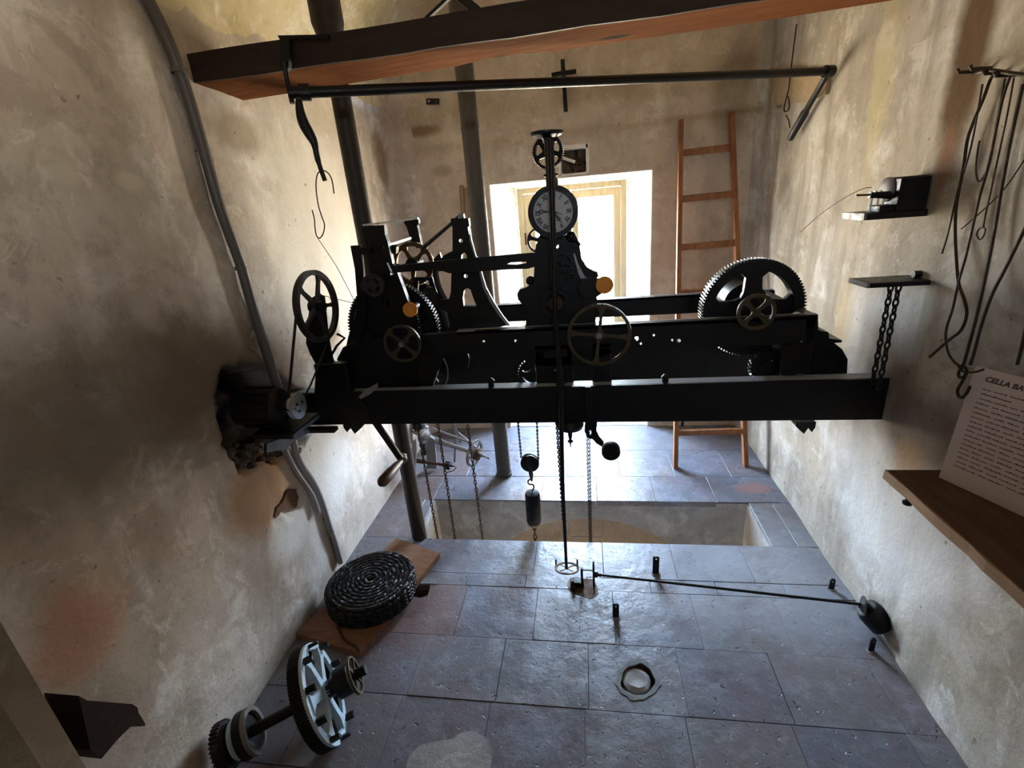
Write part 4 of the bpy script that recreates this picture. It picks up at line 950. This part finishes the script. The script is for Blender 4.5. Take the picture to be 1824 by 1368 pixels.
MB().lathe(q-na*.034, -na, [(.052,0),(.062,.004),(.064,.02),(.05,.026)], 30).build('pale_blue_collar', BLUEP, gs, smooth=True)
wheel('lantern_gear', gc2-na*.345, na, .080, .060, .03, 4, .026, WHEELC, gs, teeth=34, td=.008, w=.02)

# ================================================================== FAR LEFT CORNER: OLD SHAFTS ON THE FLOOR
sh = thing('old_wheel_shaft', 'grey iron shaft with a spoked hand wheel, leaning near the left floor corner', 'shaft', tuple(onZ(848, 832, 0)))
def fl3(px, py, d): return onY(px, py, d)
a_, b_ = onY(757,778,2.98), onY(842,806,2.83)
dd = (b_-a_).normalized()
MB().tube([a_, a_+dd*.02, a_.lerp(b_,.35), a_.lerp(b_,.45), b_, b_+dd*.10], [.026,.028,.022,.016,.014,.008], 14).build('shaft_bar', GREYIR, sh, smooth=True)
MB().lathe(a_-dd*.02, dd, [(.03,-.02),(.05,-.01),(.052,.02),(.03,.028)], 24).build('collar', GREYIR, sh, smooth=True)
wheel('hand_wheel', b_+dd*.015, dd, .095, .080, .02, 5, .014, GREYIR, sh, w=.014, smooth=True)
MB().tube([b_+dd*.03, b_+dd*.05, b_+dd*.06], [.042,.045,.02], 20).build('hub_gear', RUSTY, sh, smooth=True)
MB().tube([onY(768,762,2.95), onY(842,790,2.84)], .008, 8).build('thin_shaft', GREYIR, sh)
MB().tube([onY(852,806,2.80), onY(871,817,2.76)], [.008,.007], 8).build('pin', STEEL, sh)
tw = thing('tall_hand_wheel', 'thin three-spoked iron hand wheel behind the old shaft near the left corner', 'wheel', tuple(onZ(812, 790, 0)))
qc = onY(812,768,3.02); q2 = onY(848,798,2.9)
wheel('rim', qc, (.8,.45,.15), .082, .072, .016, 3, .010, GREYIR, tw, w=.010, smooth=True, ph=.6)
MB().tube([qc, q2], .009, 8).build('stem', GREYIR, tw)
MB().cyl(qc, Vector((qc.x-.05,qc.y+.03,.0)), .008, seg=8).build('leg', GREYIR, tw)
pl_ = MB().prism([[Vector((p.x, p.y, p.z)) for p in [onY(x,y,2.92) for x,y in [(760,835),(760,790),(766,778),(774,783),(778,835)]]]], (0,.02,0)).build('upright_plate', GREYIR); tag(pl_, 'grey rounded iron upright plate standing on the floor by the old shafts', 'plate')
pl_ = MB().prism([poly([(730,846),(733,800),(736,785),(741,783),(742,800),(738,846)], 2.76)], (0,.02,0)).build('upright_lug', GREYIR); tag(pl_, 'narrow iron lug with a hole standing just behind the dark pipe', 'lug')
ps = thing('pointed_shaft', 'dark pointed iron shaft with a square block lying left on the floor', 'shaft', tuple(onZ(770,840,0)))
a_, b_ = onZ(738,823,.035), onZ(797,838,.03)
a_ = onY(738,820,2.85); b_ = onY(797,829,2.82)
dd = (b_-a_).normalized()
MB().tube([a_, a_.lerp(b_,.3), a_.lerp(b_,.32), b_], [.016,.015,.011,.010], 12).build('shaft_bar', RUSTY, ps, smooth=True)
MB().beam(b_-dd*.015, b_+dd*.02, (0,.02,0), (0,0,.022)).build('block', IRON, ps)
MB().tube([b_+dd*.02, b_+dd*.06], [.009,.002], 8).build('point', IRON, ps)
MB().tube([onY(813,832,2.8), onY(808,838,2.79), onY(795,842,2.79)], .003, 6).build('hook_wire', IRON, ps)
gm = thing('gear_stack', 'small black and silver toothed gears just under the girder beside the dark pipe', 'gear', tuple(onY(748,790,3.15)))
qg = onY(747,762,3.15)
wheel('small_gear', qg, (.5,.8,0), .066, .03, .02, 0, .03, IRON, gm, teeth=14, td=.014, joined=True)
wheel('small_gear', onY(756,765,3.12), (.5,.8,0), .058, .03, .02, 0, .018, STEEL, gm, teeth=14, td=.014, joined=True)
MB().prism([poly([(731,770),(742,770),(752,776),(750,785),(744,776)], 3.1)], (0,.02,0)).build('lug', GREYIR, gm)
MB().cyl(qg, Vector((qg.x,qg.y+.02,.0)), .02, seg=12).build('support_post', IRON, gm)

# ================================================================== CHAINS AND WEIGHT OVER THE PIT
def hang(px0, py0, px1, py1, Y, link, r, wd_, name, label, mat_=RUSTY, group='rusty chains hanging into the pit', bottom=-.6):
    a, b = onY(px0, py0, Y), onY(px1, py1, Y); d = (b-a)/(b.z-a.z)
    e0 = Vector((a.x, Y, a.z)); e1 = a+d*(bottom-a.z) 
    return tag(chain_mesh([e0, e1], link, r, wd_).build(name, mat_, smooth=True), label, 'chain', group)
hang(744,762,779,955, 2.32, .034, .0032, .013, 'hanging_chain', 'rusty chain hanging into the pit, the nearest to the dark pipe')
hang(780,756,810,957, 2.32, .034, .0032, .013, 'hanging_chain', 'rusty chain hanging into the pit in front of the pointed shaft block')
hang(833,758,859.6,958, 2.32, .034, .0032, .013, 'hanging_chain', 'rusty chain hanging into the pit in front of the spoked hand wheel')
tag(chain_mesh([onY(1046,700,2.25), onY(1046,785,2.25), onY(1050,948,2.25), onY(1050.5,975,2.25)], .016, .0024, .008).build('double_chain', IRON, smooth=True), 'fine black chain dropping into the pit below the disc-weight lever, left strand', 'chain', 'fine double chain strands')
tag(chain_mesh([onY(1049,700,2.28), onY(1050,785,2.28), onY(1053,948,2.28), onY(1053.5,975,2.28)], .016, .0024, .008).build('double_chain', IRON, smooth=True), 'fine black chain dropping into the pit below the disc-weight lever, right strand', 'chain', 'fine double chain strands')
YW = 2.26
pw = thing('pulley_block', 'round black pulley hanging in a loop of rope chain below the girder', 'pulley', tuple(onY(944, 824, YW)))
q = onY(944, 824, YW); R_ = pxr(944,824,YW,16.5)
MB().lathe(q-Vector((0,.016,0)), (0,1,0), [(R_*.8,0),(R_,.002),(R_,.010),(R_*.86,.016),(R_,.022),(R_,.030),(R_*.8,.032)], 32).build('sheave', IRON, pw, smooth=True)
MB().tube([onY(940,812,YW-.02), onY(946,845,YW-.02), onY(947,856,YW)], [.008,.012,.006], 8).build('pulley_strap', IRON, pw, smooth=True)
MB().tube(smooth_path([onY(x,y,YW) for x,y in [(947,853),(941,856),(942,862),(949,863),(951,868),(948,875)]],4), .0042, 8).build('hook', IRON, pw, smooth=True)
tag(chain_mesh([onY(921,700,YW), onY(923,757,YW), onY(928.5,815,YW)], .014, .0026, .008).build('pulley_chain', IRON, smooth=True), 'thin black chain running down to the left side of the round pulley', 'chain', 'chains holding the pulley')
tag(chain_mesh([onY(955,700,YW), onY(956.5,757,YW), onY(959,818,YW)], .014, .0026, .008).build('pulley_chain', IRON, smooth=True), 'thin black chain running up from the right side of the round pulley', 'chain', 'chains holding the pulley')
hw_ = thing('hanging_weight', 'dark cylindrical iron clock weight hanging under the pulley over the pit', 'weight', tuple(onY(950, 935, YW)))
q0, q1 = onY(948,876,YW), onY(951.5,935,YW); Rw = pxr(950,905,YW,13.3)
L_ = (q0-q1).length
MB().lathe(q1, (q0-q1), [(Rw*.5,-.004),(Rw*.8,.008),(Rw,.03),(Rw,L_-.02),(Rw*.9,L_-.006),(Rw*.5,L_)], 24).build('weight_body', iron('weight_iron', (.014,.016,.017), .75, 0, (.02,.02,.02)), hw_, smooth=True)
tag(chain_mesh([q1+Vector((0,0,.0)), q1+Vector((.0,0,-.5))], .045, .004, .018).build('weight_chain', RUSTY, smooth=True), 'heavier rusty chain hanging below the cylindrical weight into the pit', 'chain')
MB_ = MB().tube([onY(x,y,2.50) for x,y in [(1014,930),(1013,950),(1017,956),(1070,957),(1074,951),(1074,932)]], .003, 6).build('pit_staple', GREYIR); tag(MB_, 'thin grey rectangular iron staple hanging in the pit behind the fine chains', 'staple')

# ================================================================== BACK WALL THINGS
ld = thing('wooden_ladder', 'reddish wooden ladder leaning against the back wall right of the window', 'ladder', (.8, 3.0, 0))
BL, BRt = onZ(1203,833,0), onZ(1328,830,0); TL, TR = onY(1213,215,3.595), onY(1303,203,3.595)
for a, b3 in ((BL,TL),(BRt,TR)):
    d = (b3-a).normalized(); n3 = d.cross(Vector((1,0,0))).normalized()
    MB().beam(a+Vector((0,0,.002)), b3, (.0135,0,0), n3*.024).build('rail', LADW, ld)
for yL in (270, 352, 438, 519, 604, 688, 768):
    # parameter along rails from picture heights
    def par(a, b3, y):
        lo, hi = 0, 1
        for _ in range(30):
            mid_ = (lo+hi)/2; q = a.lerp(b3, mid_)-CAM; yy = H_PX/2 - F_PX*q.dot(_u)/q.dot(_f)
            if yy > y: lo = mid_
            else: hi = mid_
        return lo
    t = par(BL, TL, yL+3); q0, q1 = BL.lerp(TL, t), BRt.lerp(TR, t)
    MB().beam(q0+Vector((.012,0,0)), q1-Vector((.012,0,0)), (0,.009,.002), (0,-.003,.019)).build('rung', LADW, ld)
# cross shaped iron hook, wall plate
cb = thing('iron_cross_bracket', 'black iron bar with a short cross piece fixed high on the back wall', 'bracket', tuple(onY(1005,150,3.60)))
MB().beam(onY(1002,106,3.59), onY(1008,199,3.59), (.013,0,0), (0,.008,0)).build('bar', IRON, cb)
MB().tube([onY(983,134,3.57), onY(1004,130,3.56), onY(1026,127,3.57)], .014, 8).build('cross_piece', IRON, cb)
MB().cyl(onY(1004,130,3.55), onY(1004,130,3.61), .022, seg=12).build('boss', IRON, cb)
wp = thing('wall_bracket_plate', 'small iron tab with a hole fixed to the back wall left of the grey pipe', 'plate', tuple(onY(770,180,3.60)))
MB().prism([poly([(759,175),(782,175),(782,186),(759,186)], 3.58), circle_px(763.5,180,2.4,3.58,8)], (0,.012,0)).build('tab', IRON, wp)
MB().cyl(onY(778,182,3.58), onY(778,182,3.63), .012, seg=8).build('stem', RUSTY, wp)
sk = MB().tube([onY(827,420,3.585), onY(822,330,3.59)], [.018,.016], 8).build('wooden_stick', STICKW); tag(sk, 'plain brown wooden stick leaning against the back wall beside the grey pipe', 'stick')
sk = MB().tube([onY(832,430,3.58), onY(829,335,3.59)], [.012,.010], 8).build('wooden_stick', STICKW); tag(sk, 'thinner brown stick touching the grey pipe, right of the other stick', 'stick')
# things inside the little wall opening
nw = thing('dial_motion_work', 'small dark wheel and pipe work inside the square opening above the window', 'mechanism', (-.03, 3.70, 1.92))
wheel('motion_wheel', (-.035, 3.70, 1.985), (.15,1,0), .045, .036, .010, 4, .01, RUSTY, nw, w=.009)
MB().tube([(-.035,3.71,1.985), (.04,3.71,1.99)], .009, 8).build('side_arbor', IRON, nw)
MB().tube([(-.035,3.71,2.09), (-.035,3.71,1.92)], .008, 8).build('vertical_arbor', IRON, nw)
MB().cyl((-.04,3.71,1.93), (-.04,3.71,1.965), .014, seg=10).build('red_sleeve', BRICK, nw)
MB().tube([(-.145,3.66,2.035), (-.045,3.66,1.995)], .011, 10).build('white_rod', M_REVEAL, nw, smooth=True)

# ================================================================== RIGHT WALL THINGS
bk = MB().prism([[onX(x,y,XR-.0) for x,y in [(1379,120),(1478,124),(1481,140),(1478,168),(1440,182),(1386,187)]]], (-.02,0,0)).build('wall_block', wood('pale_block', (.42,.31,.20), (.33,.24,.15))); tag(bk, 'pale flat wooden block on the right wall behind the end of the lever rod', 'block')
tw_ = MB().tube(smooth_path([onX(x,y,XR-.03) for x,y in [(1419,43),(1413,90),(1408,130),(1405,158),(1398,185),(1397,198),(1404,196),(1406,185),(1404,172)]],5), .0035, 6).build('hanging_wire', WIRE, smooth=True); tag(tw_, 'thin rusty wire with a small loop hanging near the back right corner', 'wire')
tw_ = MB().tube([onX(x,y,XR-.02) for x,y in [(1400,205),(1405,215),(1407,228)]], .003, 6).build('wire_end', WIRE); tag(tw_, 'short wire end curling below the looped wire by the crank arm', 'wire')

s1 = thing('coil_shelf', 'small black metal shelf on the right wall carrying a black coil device', 'shelf', (1.05, 1.96, 1.62))
zS = 1.628
MB().bbox(.955, XR+.004, 1.885, 2.035, zS-.022, zS, .003).build('shelf_plate', IRON, s1)
MB().box(.947, .9555, 1.885, 2.035, zS-.022, zS).build('lit_shelf_end', GREYIR, s1, label='pale metal edge strip')  # end face paler than the plate: window light painted into its colour
cv = thing('coil_device', 'black boxed coil apparatus with a pale disc standing on the upper wall shelf', 'device', (1.08, 1.95, zS))
MB().bbox(1.045, 1.135, 1.885, 1.99, zS+.001, zS+.108, .006).build('casing', IRON, cv)
MB().bbox(1.0, 1.045, 1.90, 1.98, zS+.001, zS+.022, .003).build('step', IRON, cv)
q = Vector((1.040, 1.955, zS+.070))
MB().lathe(q, (-1,-.1,0), [(.010,-.01),(.040,-.006),(.040,.002),(.034,.006),(.01,.008)], 28).build('pale_disc', GREYIR, cv, smooth=True, label='pale grey disc')
MB().tube([(1.045,1.93,zS+.052), (.99,1.93,zS+.056), (.975,1.93,zS+.056)], [.014,.010,.010], 10).build('coil_bar', IRON, cv)
for x0 in (.985, 1.005, 1.022): MB().cyl((x0,1.93,zS+.0), (x0,1.93,zS+.06), .0035, seg=8).build('post', STEEL, cv)
for x0 in (.978, .992, 1.008): MB().ring((x0,1.93,zS+.058), (1,0,0), .012, .008, .004, 12).build('washer', IRON, cv)
MB().tube([(.98,1.93,zS+.058), (.935,1.935,zS+.060)], .004, 6).build('brass_tip', BRASS, cv)
lw = MB().tube(smooth_path([onX(1553,334,.965), onX(1535,337,.95), onX(1500,355,.93), onX(1460,383,.92), onX(1425,414,.915)],5), .0013, 5).build('contact_wire', WIRE, smooth=True); tag(lw, 'long thin bent wire reaching left from the coil device', 'wire')
s2 = thing('chain_shelf', 'small flat black metal shelf on the right wall with two chains below', 'shelf', (1.05, 1.87, 1.40))
zS2 = 1.405
MB().bbox(.958, XR+.006, 1.80, 1.925, zS2-.016, zS2, .003).build('shelf_plate', IRON, s2)
MB().box(.950, .9585, 1.80, 1.925, zS2-.016, zS2).build('lit_shelf_end', GREYIR, s2, label='pale metal edge strip')  # lower shelf end, likewise coloured pale in place of window light
MB().cyl((XR-.02,1.86,zS2+.012),(XR+.01,1.86,zS2+.012),.012,seg=10).build('wall_stud', IRON, s2)
for k, (xt, xb, lab) in enumerate(((1588,1553,'iron chain hanging below the lower wall shelf, left strand'),(1602,1566,'iron chain hanging below the lower wall shelf, right strand'))):
    a = onX(xt, 506, 1.075); b3 = Vector((a.x, a.y, 1.0))
    tag(chain_mesh([a, b3], .034, .004, .016).build('wall_chain', GREYIR if 0 else IRON, smooth=True), lab, 'chain', 'chains below the lower wall shelf')
# rods, wires and hooks hung from a nail rail
def wirething(name, label, pts, r, X=XR-.02, cat='wire', ex=None, m=WIRE):
    P = smooth_path([onX(x, y, X) for x, y in pts], 5)
    return tag(MB().tube(P, r, 6).build(name, m, smooth=True), label, cat, 'rods and wires hung on the right wall')
nr = thing('nail_rail', 'row of rusty nails high on the right wall holding long wires', 'hook', tuple(onX(1770,130,XR)))
for x, y in ((1742,128),(1766,122),(1790,130),(1812,134)):
    q = onX(x, y, XR); MB().tube([q+Vector((.02,0,0)), q+Vector((-.05,0,.004)), q+Vector((-.055,0,.014))], .005, 6).build('nail', WIRE, nr)
MB().tube([onX(1735,132,XR-.04), onX(1760,124,XR-.045), onX(1800,130,XR-.045), onX(1830,134,XR-.04)], .005, 6).build('rail_wire', WIRE, nr)
wirething('long_loop_rod', 'long dark bent rod hooked on the nails, crossing near its lower end', [(1780,128),(1766,138),(1752,175),(1735,215),(1723,250),(1716,300),(1706,350),(1702,385),(1702,430),(1707,500),(1718,535),(1722,560),(1712,588),(1690,606),(1656,636)], .0045)
wirething('straight_rod', 'straight thin rod hanging left of the crossing rods, ending above the wall chains', [(1750,150),(1730,260),(1706,340),(1690,410),(1678,452)], .0025)
wirething('hooked_rod', 'long rod with a hooked bottom end hanging in front of the paper corner', [(1800,135),(1785,180),(1762,290),(1745,350),(1722,450),(1708,500),(1697,550),(1685,590),(1688,625),(1700,645),(1716,655)], .0035)
wirething('small_hook_rod', 'short wire with a long U-shaped end hanging high among the rods', [(1790,140),(1775,220),(1762,290),(1750,318),(1742,322),(1738,300),(1742,265),(1745,250)], .0025)
wirething('ring_rod', 'thin wire ending in a small open ring halfway down the wall', [(1806,138),(1795,200),(1780,270),(1765,340),(1752,400),(1755,408),(1752,420),(1745,427),(1740,418),(1744,408),(1752,404)], .0022)
wirething('bottom_hook_rod', 'long straight rod with twisted eye and U-hook at the bottom near the paper', [(1822,150),(1800,250),(1785,330),(1768,430),(1745,540),(1730,600),(1716,650),(1708,662),(1709,672),(1718,670),(1722,660),(1714,650)], .0042)
wirething('u_hook', 'dark U-shaped hook end hanging under the twisted eye', [(1722,664),(1714,680),(1706,694),(1707,704),(1714,708),(1722,700),(1728,688)], .0042, cat='hook')
wirething('eye_wire', 'short wire stub crossing the twisted eye beside the paper', [(1707,652),(1716,662),(1735,663),(1752,658)], .003)
wirething('right_rod', 'dark rod hanging near the right picture edge, upper piece', [(1834,390),(1822,415),(1790,480),(1765,530),(1748,580),(1736,625),(1728,650)], .0040)
wirething('edge_rod', 'short straight rod end just above the printed sheet', [(1832,560),(1822,610),(1812,650)], .0040)
wirething('cross_wire', 'thin wire crossing the hanging rods diagonally', [(1834,270),(1790,335),(1745,380),(1712,408)], .0018)

# wooden shelf plank and the printed sheet
shf = thing('wooden_shelf', 'thick rough wooden plank shelf on the right wall holding the printed sheet', 'shelf', (1.06, 1.25, .83))
x0 = .985; y1s = onX(1578,842,x0).y; zt_ = onX(1578,836,x0).z
b = MB(); nn_ = 16; vs = []
rr_ = random.Random(8)
for k in range(nn_+1):
    y = y1s-(y1s-.55)*k/nn_; w_ = rr_.uniform(-.004,.004)
    vs += [(x0+w_,y,zt_-.030),(XR+.13,y,zt_-.030),(XR+.13,y,zt_),(x0+w_*.5+.002,y,zt_)]
fs = [(i*4+k, i*4+(k+1)%4, (i+1)*4+(k+1)%4, (i+1)*4+k) for i in range(nn_) for k in range(4)]+[(3,2,1,0),(nn_*4,nn_*4+1,nn_*4+2,nn_*4+3)]
MB().add(vs, fs).build('plank', SHELFW, shf)
vs = []
for k in range(nn_+1):
    y = y1s-(y1s-.55)*k/nn_; w_ = rr_.uniform(-.003,.003)
    vs += [(x0-.006+w_,y,zt_-.031),(x0+.001,y,zt_-.031),(x0+.001,y,zt_+.001),(x0-.004+w_,y,zt_+.001)]
MB().add(vs, fs).build('front_edge', SHELFE, shf, label='paler sawn front edge')
q = onX(1617, 892, x0+.01); MB().lathe(q+Vector((0,0,.0)), (0,0,-1), [(.006,-.02),(.008,0),(.014,.004),(.013,.012),(.004,.016)], 14).build('bolt_head', IRON, shf, smooth=True)
# sheet: bottom edge on the plank, top against the wall
pp = thing('printed_sheet', 'white printed paper sheet leaning on the wooden shelf against the right wall', 'paper', tuple(onZ(1672,850,zt_+.002)))
B0, B1 = onZ(1672,850,zt_+.003), onZ(1824,921,zt_+.003)
u1 = (B1-B0).normalized(); Wd = .25; 
T0 = onX(1752, 655, 1.147); v1 = (T0-B0); v1 = v1 - u1*v1.dot(u1); Ht = v1.length; v1.normalize()
# lean so that the upper left corner falls where the photograph shows it
sk_ = (T0-B0).dot(u1)
def sheet(a, b): return B0 + u1*(a*Wd + sk_*b*0) + v1*(b*Ht)
nrm = u1.cross(v1).normalized()
if nrm.dot(CAM-B0) < 0: nrm = -nrm
Tl = sheet(0,1); 
MB().prism([[B0, B0+u1*Wd, B0+u1*Wd+v1*Ht, B0+v1*Ht]], nrm*-.0012).build('sheet', PAPER, pp)
rot = Matrix((( u1.x, v1.x, nrm.x, 0), (u1.y, v1.y, nrm.y, 0), (u1.z, v1.z, nrm.z, 0), (0,0,0,1)))
def line(txt, a, h, size, bold=0.0, shear=0.0):
    o = text_mesh(txt, size, B0+u1*a+v1*h+nrm*.0008, rot, INK, 'printed_line', pp, ext=.0001, shear=shear, bold=bold)
    xs = [v.co.x for v in o.data.vertices]; o.data.transform(Matrix.Translation((-min(xs),0,0)))
line('CELLA BA', .035, Ht-.030, .021, .0008, .25)
rr_ = random.Random(4); h = Ht-.062
# lines too blurred to read: short ink strokes grouped like words
k = 0
while h > .05:
    b = MB(); a = .035 if k < 3 else .030; n_w = 0
    while a < .225:
        L = rr_.uniform(.014, .045) if k != 1 else .075
        if a+L > .24 or (k == 1 and n_w == 1): break
        q = a
        while q < a+L:
            w_ = rr_.uniform(.0026,.0042); hh = rr_.choice((.0028,.0028,.0042)) * (1.25 if k == 1 else 1)
            b.prism([[sheet(0,0)+u1*q+v1*h+nrm*.0004, sheet(0,0)+u1*(q+w_)+v1*h+nrm*.0004, sheet(0,0)+u1*(q+w_)+v1*(h+hh)+nrm*.0004, sheet(0,0)+u1*q+v1*(h+hh)+nrm*.0004]], nrm*.0002)
            q += w_+.0012
        a += L+rr_.uniform(.006,.010); n_w += 1
    b.build('printed_line', INK, pp); h -= .0150; k += 1

# ================================================================== FLOOR FIXTURES
ff = thing('floor_gear_fixture', 'rusty gear bracket in a broken floor patch where the tall rod ends', 'gear', tuple(onZ(1035,1055,0)))
MB().prism([[onZ(x,y,.001) for x,y in [(1012,1050),(1010,1040),(1016,1030),(1026,1028),(1040,1031),(1056,1032),(1064,1045),(1066,1058),(1052,1067),(1038,1062),(1022,1058)]]], (0,0,.002)).build('rust_patch', RUSTY, ff, label='rust-stained broken patch')
qw = onY(1010, 1012, 1.86)
wheel('bevel_wheel', qw, (0,.25,1), pxr(1010,1012,1.86,22), pxr(1010,1012,1.86,18.5), .008, 4, .006, RUSTY, ff, w=.006, ph=.75)
for x, yt in ((990,996),(1028,996),(1057,1000)):
    a = onY(x, yt, 1.90 if x < 1050 else 1.845); bz = onY(x+1, 1016 if x < 1050 else 1055, 1.90 if x < 1050 else 1.845)
    MB().beam(a, bz, (.004,0,0), (0,.004,0)).build('upright_pin', IRON, ff)
a = onY(1036, 1012, 1.85); MB().beam(a, Vector((a.x, a.y, .002)), (.006,0,0), (0,.006,0)).build('post', IRON, ff)
a = onY(1057, 1005, 1.85); MB().beam(a, Vector((a.x, a.y, .002)), (.005,0,0), (0,.006,0)).build('post', IRON, ff)
MB().beam(onY(1036,1015,1.85), onY(1057,1016,1.85), (0,.004,0), (0,0,.002)).build('cross_bar', IRON, ff)
MB().beam(onY(1038,1048,1.84), onY(1057,1049,1.84), (0,.004,0), (0,0,.002)).build('cross_bar', IRON, ff)
wheel('bevel_wheel', onY(1020,1044,1.84), (1,.2,0), .030, .018, .01, 4, .014, IRON, ff, teeth=20, td=.005, w=.008)
MB().bbox(onY(1022,1040,1.86).x, onY(1040,1040,1.86).x, 1.84, 1.88, .002, .028, .003).build('bearing', IRON, ff)
lr = thing('floor_rod', 'long thin iron rod running across the floor to the disc at the right wall', 'rod', tuple(onY(1060,1022,1.85)))
A, B = onY(1060,1023,1.85), onX(1540,1077,1.085)
MB().tube([A, B], .0058, 8).build('rod_bar', IRON, lr)
MB().lathe(A, (B-A), [(.006,-.01),(.015,-.006),(.015,.01),(.009,.014),(.009,.03)], 12).build('collar', IRON, lr, smooth=True)
MB().lathe(B+Vector((.0,0,-.012)), Vector((1,-.25,0)), [(.004,-.02),(.014,-.012),(.042,-.004),(.044,.0),(.03,.004)], 28).build('end_disc', IRON, lr, smooth=True)
P2_ = onX(1572, 1112, 1.150); P2_.z = max(P2_.z, .030); P1_ = B+Vector((.006,0,-.012))
MB().lathe(P1_, P2_-P1_, [(.036,0),(.043,.004),(.050,.03),(.052,(P2_-P1_).length)], 26).build('end_cup', IRON, lr, smooth=True, label='black flared cup end')
def stub(px, py_t, py_b, name_label, wpx=11, lean=0):
    base = onZ(px+lean, py_b, 0); dist = (base-CAM).dot(_f)
    # height of an upright strip whose top falls at py_t
    lo, hi = 0, .3
    for _ in range(30):
        mz = (lo+hi)/2; q = Vector((base.x, base.y, mz))-CAM; yy = H_PX/2 - F_PX*q.dot(_u)/q.dot(_f)
        if yy > py_t: lo = mz
        else: hi = mz
    hgt = lo; w2_ = wpx*dist/F_PX/2
    t = thing('floor_stub', name_label, 'bracket', tuple(base), 'iron strips standing in the floor')
    X = base.x; Y = base.y
    outer = [(X-w2_,Y,-.02),(X+w2_,Y,-.02),(X+w2_,Y,hgt-.006),(X+w2_*.6,Y,hgt),(X-w2_*.6,Y,hgt),(X-w2_,Y,hgt-.006)]
    r_ = w2_*.33; hz = hgt-.014
    MB().prism([outer, [(X+r_*math.cos(a), Y, hz+r_*math.sin(a)) for a in [2*math.pi*k/8 for k in range(8)]]], (0,.006,0)).build('strip', IRON, t)
    MB().lathe((X,Y,0), (0,0,1), [(w2_*1.8,-.004),(w2_*1.6,.001),(w2_*.8,.002)], 9).build('mortar_collar', CEMENT_D, t)
    return t
stub(1168, 992, 1022, 'upright iron strip with a hole set in the floor, just behind the long rod')
stub(1097, 1076, 1100, 'upright iron strip with a hole set in the floor, nearest the round cement patch')
stub(1481, 1032, 1050, 'short iron strip set in the floor beside the right wall, behind the rod end', 9)
stub(1552, 1138, 1160, 'short bent iron strip at the foot of the right wall, in front of the disc', 9)
# cement plug in the round cavity, pale patch near the front edge
cp = Vector(sum((p for p in CAV_ROUND), Vector())/len(CAV_ROUND))
b = MB(); b.lathe((cp.x-.004, cp.y+.008, -.033), (0,0,1), [(.056,0),(.053,.020),(.038,.028),(.010,.022)], 16)
b.v = [v+Vector((.004*nz(v.x*30,v.y*30), .004*nz(v.y*30,v.x*30), .003*nz(v.x*50,v.y*50)*(v.z > -.03))) for v in b.v]
tag(b.build('cement_plug', CEMENT, smooth=True), 'lumpy pale cement plug filling the round hole in the floor', 'plug')
def patch(name, label, pts, m, h=.004):
    P = smooth_path([onZ(x,y,.0005) for x,y in pts]+[onZ(*pts[0],.0005)], 3)[:-1]
    P = [p+Vector((.006*nz(p.x*25,p.y*25,1), .006*nz(p.y*25,p.x*25,2), 0)) for p in P]
    return tag(MB().prism([P], (0,0,h)).build(name, m), label, 'patch')
patch('cement_patch', 'ragged pale cement patch at the front edge of the floor', [(722,1372),(735,1340),(760,1325),(805,1318),(818,1308),(840,1304),(870,1318),(874,1340),(868,1380),(800,1400),(740,1400)], CEMENT, .003)
ro_ = [cp+(p-cp)*(1.28+.07*math.sin(k*.9)+.05*math.sin(k*2.3)) for k, p in enumerate(CAV_ROUND)]
tag(MB().prism([[(p.x,p.y,.0008) for p in ro_], [(p.x,p.y,.0008) for p in CAV_ROUND]], (0,0,.0015)).build('mortar_ring', CEMENT_D), 'ragged mortar ring around the round hole in the floor', 'mortar')
patch('tile_scar', 'small grey mortar smear beside the square floor cavity', [(724,1040),(732,1030),(770,1032),(780,1040),(770,1040),(740,1040),(732,1050)], CEMENT_D, .002)
